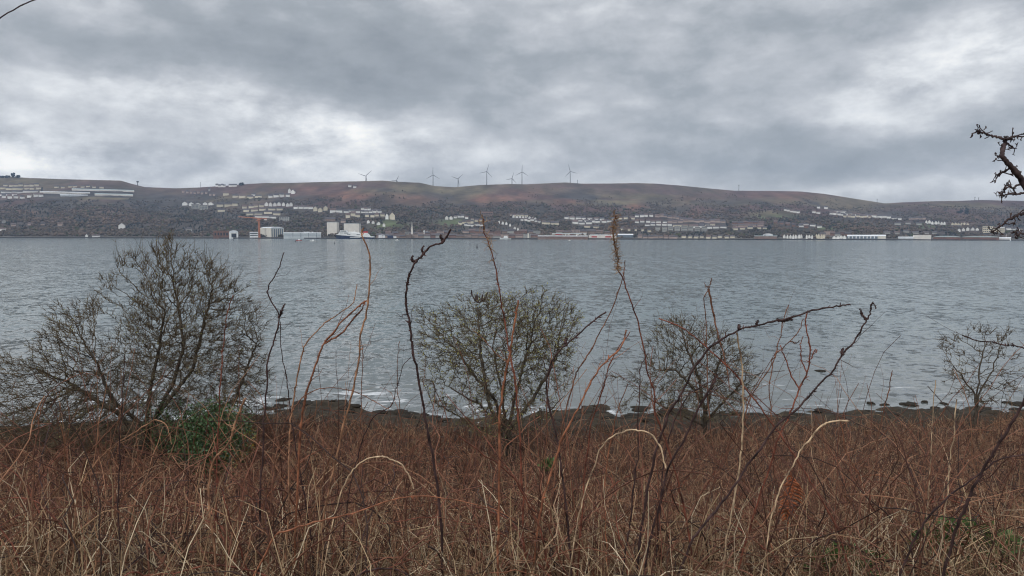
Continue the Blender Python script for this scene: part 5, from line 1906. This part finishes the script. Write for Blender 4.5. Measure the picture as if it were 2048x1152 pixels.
# the lesser canes that fill the thicket, one object each
GROUPS = [('far left of', -9, -2.05), ('left of', -2.05, -1.15), ('just left of', -1.15, -.4), ('at', -.4, .35), ('just right of', .35, 1.1), ('right of', 1.1, 1.9), ('far right of', 1.9, 9)]
LANDM = {'far left of': 'in the thicket below the large hawthorn', 'left of': 'in the thicket before the evergreen bush', 'just left of': 'in the thicket under the thickest dark cane',
         'at': 'in the thicket before the middle hawthorn', 'just right of': 'in the thicket before the small hawthorn', 'right of': 'in the thicket before the brown field', 'far right of': 'in the thicket below the slender young tree'}
r_ = np.random.default_rng(88)
NC = 285
cy = r_.uniform(3.3, 6.2, NC)
cx = r_.uniform(-1, 1, NC) * (cy * .68)
clus = r_.uniform(0, 1, NC) < .45
cx = np.where(clus, cy * (r_.choice([-.60, -.50, -.28, -.24, .02, .10, .16], NC) + r_.normal(0, .045, NC)), cx)
ch = r_.uniform(.75, 1.75, NC)
ch = np.where(np.arange(NC) % 5 < 2, .6 + 1.0 * r_.uniform(0, 1, NC) ** 1.8, .9 + .9 * r_.uniform(0, 1, NC) ** 1.5)
CLa = stalks(cx, cy, ch, .34, .035, 14, 89, kink=.12)
CLb = stalks(cx, cy, ch * 1.25, .50, .17, 14, 90, kink=.12)
CL = np.where((np.arange(NC) % 5 < 2)[:, None, None], CLa, CLb)
kinds = ['red', 'brown', 'dark', 'orange', 'brown', 'red', 'tan', 'red', 'orange', 'dark', 'brown', 'pale']
nice = {'orange': 'rust', 'red': 'reddish', 'brown': 'brown', 'dark': 'near black', 'tan': 'tan', 'pale': 'bleached'}
for i in range(NC):
    colr = kinds[int(r_.integers(0, 12))]
    C = CL[i]
    if colr in ('pale', 'tan') and np.linalg.norm(C[-1, :2] - C[0, :2]) > .75:
        colr = 'red'
    C = C[:max(8, int(14 * r_.uniform(.65, 1)))]
    C = catmull(C, 26)
    C[1:-1] += r_.normal(0, .0022, (24, 3))
    w = r_.uniform(.0026, .0058) * {'pale': .55, 'tan': .7}.get(colr, 1)
    R = np.linspace(w, w * .45, 26) * (1 + .25 * (r_.uniform(0, 1, 26) < .15))
    V, Q = tubes(C[None], R[None], 6)
    base = C[0]
    t = C[len(C) // 2][0] / C[len(C) // 2][1] * 4
    gname = next(gn for gn, a, b2 in GROUPS if a <= t < b2)
    o = link('bramble_cane', mesh_np('bramble_cane', V - base, Q, smooth=True), 'cane', None, base)
    c = np.array(CC[colr]) * r_.uniform(.75, 1.25)
    o.color = (*c, 1)
    tag(o, f'one of the short {nice[colr]} canes {LANDM[gname]}', 'bramble cane', f'short {nice[colr]} canes {LANDM[gname]}')

# a rusty dead fern frond caught in the canes
c = P(1580, 995, 4.6)
root = empty('dead_fern', c, 'rust orange dead fern frond hanging in the canes before the brown field', 'fern')
rf = np.random.default_rng(3)
PTS = []
for i in range(26):
    f = i / 25
    q = np.array([.02 * math.sin(f * 5), 0, .13 - .26 * f])
    sg = 1 if i % 2 else -1
    L = .07 * math.sin(math.pi * (.15 + .8 * f))
    PTS.append([q, q + [sg * L * .5, rf.normal(0, .01), -.01], q + [sg * L, rf.normal(0, .02), -.035]])
V, Q = tubes(np.array(PTS), np.repeat([[.006, .007, .002]], 26, 0), 4)
link('frond', mesh_np('frond', V, Q), 'fern', root)
V, Q = tubes(np.array([[[0, 0, .16], [.015, 0, .05], [-.01, 0, -.06], [.0, .02, -.9]]]), np.array([[.002, .004, .005, .006]]), 5)
link('stem', mesh_np('stem', V, Q), 'fern', root)


# ------------------------------------------------------------------ hawthorn at the right edge: trunk out of frame, branches reaching in
def edge_tree():
    Y = 6.4
    k = Y / F
    bx_ = P(2260, 900, Y)
    base = np.array([bx_[0], bx_[1], float(gz(bx_[0], bx_[1])) - .1])
    root = empty('hawthorn_tree', base, 'dark knobbly hawthorn branch reaching in at the right edge against the sky', 'tree')
    r = np.random.default_rng(31)
    fork = [P(2230, 760, Y), P(2190, 620, Y), P(2120, 480, Y)]
    # (points, start px width, end px width)
    limbs = [
        ([(2120, 480), (2075, 410), (2048, 368), (2030, 342), (2016, 326), (2005, 314), (2006, 300), (2011, 285), (2012, 277)], 20, 9),
        ([(2012, 279), (1995, 274), (1978, 270), (1966, 267), (1957, 262), (1951, 266)], 8, 3),
        ([(2012, 279), (2024, 274), (2035, 272), (2052, 275)], 6, 4),
        ([(2020, 332), (2011, 343), (2003, 346), (1997, 352), (1991, 349)], 5, 3),
        ([(2070, 368), (2050, 366), (2036, 370), (2026, 376), (2018, 372), (2010, 380), (2004, 388), (2002, 396)], 7, 3),
        ([(2075, 385), (2050, 385), (2038, 388), (2025, 388), (2008, 390), (2000, 392)], 7, 3),
        ([(2150, 520), (2090, 440), (2060, 421), (2048, 426), (2030, 432), (2015, 440), (2003, 452), (1990, 460), (1980, 463)], 10, 3),
        ([(2140, 540), (2080, 480), (2060, 470), (2042, 466), (2034, 470), (2026, 463)], 8, 3),
        ([(2012, 285), (2022, 292), (2034, 298)], 4, 2), ([(2006, 300), (2002, 306), (1996, 314)], 5, 3),
    ]
    V, Q = tubes(catmull(np.array([base] + fork), 16)[None], np.linspace(.13, .055, 16)[None], 9)
    link('trunk', mesh_np('trunk', V - base, Q, smooth=True), 'twig_dark', root)
    for (pp, w0, w1) in limbs:
        pts = [P(u, v, Y + .05 * math.sin(i)) for i, (u, v) in enumerate(pp)]
        n = len(pts) * 5
        C = catmull(pts, n)
        C[1:-1] += r.normal(0, .004, (n - 2, 3))
        R = np.linspace(w0 * .68, w1 * .7, n) * k / 2 * (1 + .2 * (r.uniform(0, 1, n) < .25))
        V, Q = tubes(C[None], R[None], 7)
        b = link('branch', mesh_np('branch', V - base, Q, smooth=True), 'twig_dark', root)
        # knobbly spurs crowd the last part of each branch
        m = int(len(pp) * 2.1)
        PT, RR = [], []
        for _ in range(m):
            i = int(n * (1 - r.uniform(0, .72) ** 1.3)) - 1
            d = r.normal(0, 1, 3) * [1, .7, 1] + [-.25, 0, .25]
            d /= np.linalg.norm(d)
            L = r.uniform(5, 19) * k
            d2 = d + r.normal(0, .6, 3)
            d2 /= np.linalg.norm(d2)
            p0 = C[i]
            p1 = p0 + d * L * .55
            p2 = p1 + d2 * L * .45
            PT.append([p0, p1, p2])
            w = r.uniform(1.5, 2.6) * k / 2
            RR.append([w, w * .95, w * .55])
            for _2 in range(2):
                e = r.normal(0, 1, 3)
                e /= np.linalg.norm(e)
                l2 = r.uniform(2.5, 6) * k
                PT.append([p1 + (p2 - p1) * r.uniform(0, 1), p2 + e * l2 * .5, p2 + e * l2])
                RR.append([w * .8, w * 1.1, w * .5])
        V, Q = tubes(np.array(PT), np.array(RR), 4)
        s = link('spur_twigs', mesh_np('spur_twigs', V - base, Q, smooth=True), 'twig_dark', b)
        s['kind'] = 'stuff'


edge_tree()

# ------------------------------------------------------------------ haze over the firth
HAZE = 7.0e-5
if HAZE:
    hm, b, pr = new_mat('sea_haze')
    hm.node_tree.nodes.remove(pr)
    vol = b.n('ShaderNodeVolumePrincipled')
    vol.inputs['Color'].default_value = (.56, .73, 1.0, 1)
    vol.inputs['Density'].default_value = HAZE
    vol.inputs['Anisotropy'].default_value = .2
    hm.node_tree.links.new(vol.outputs[0], hm.node_tree.nodes['Material Output'].inputs['Volume'])
    hz = Geo().box(-5200, 5200, -90, 5300, -4.5, 470).build('haze', hm)
    tag(hz, kind='stuff')
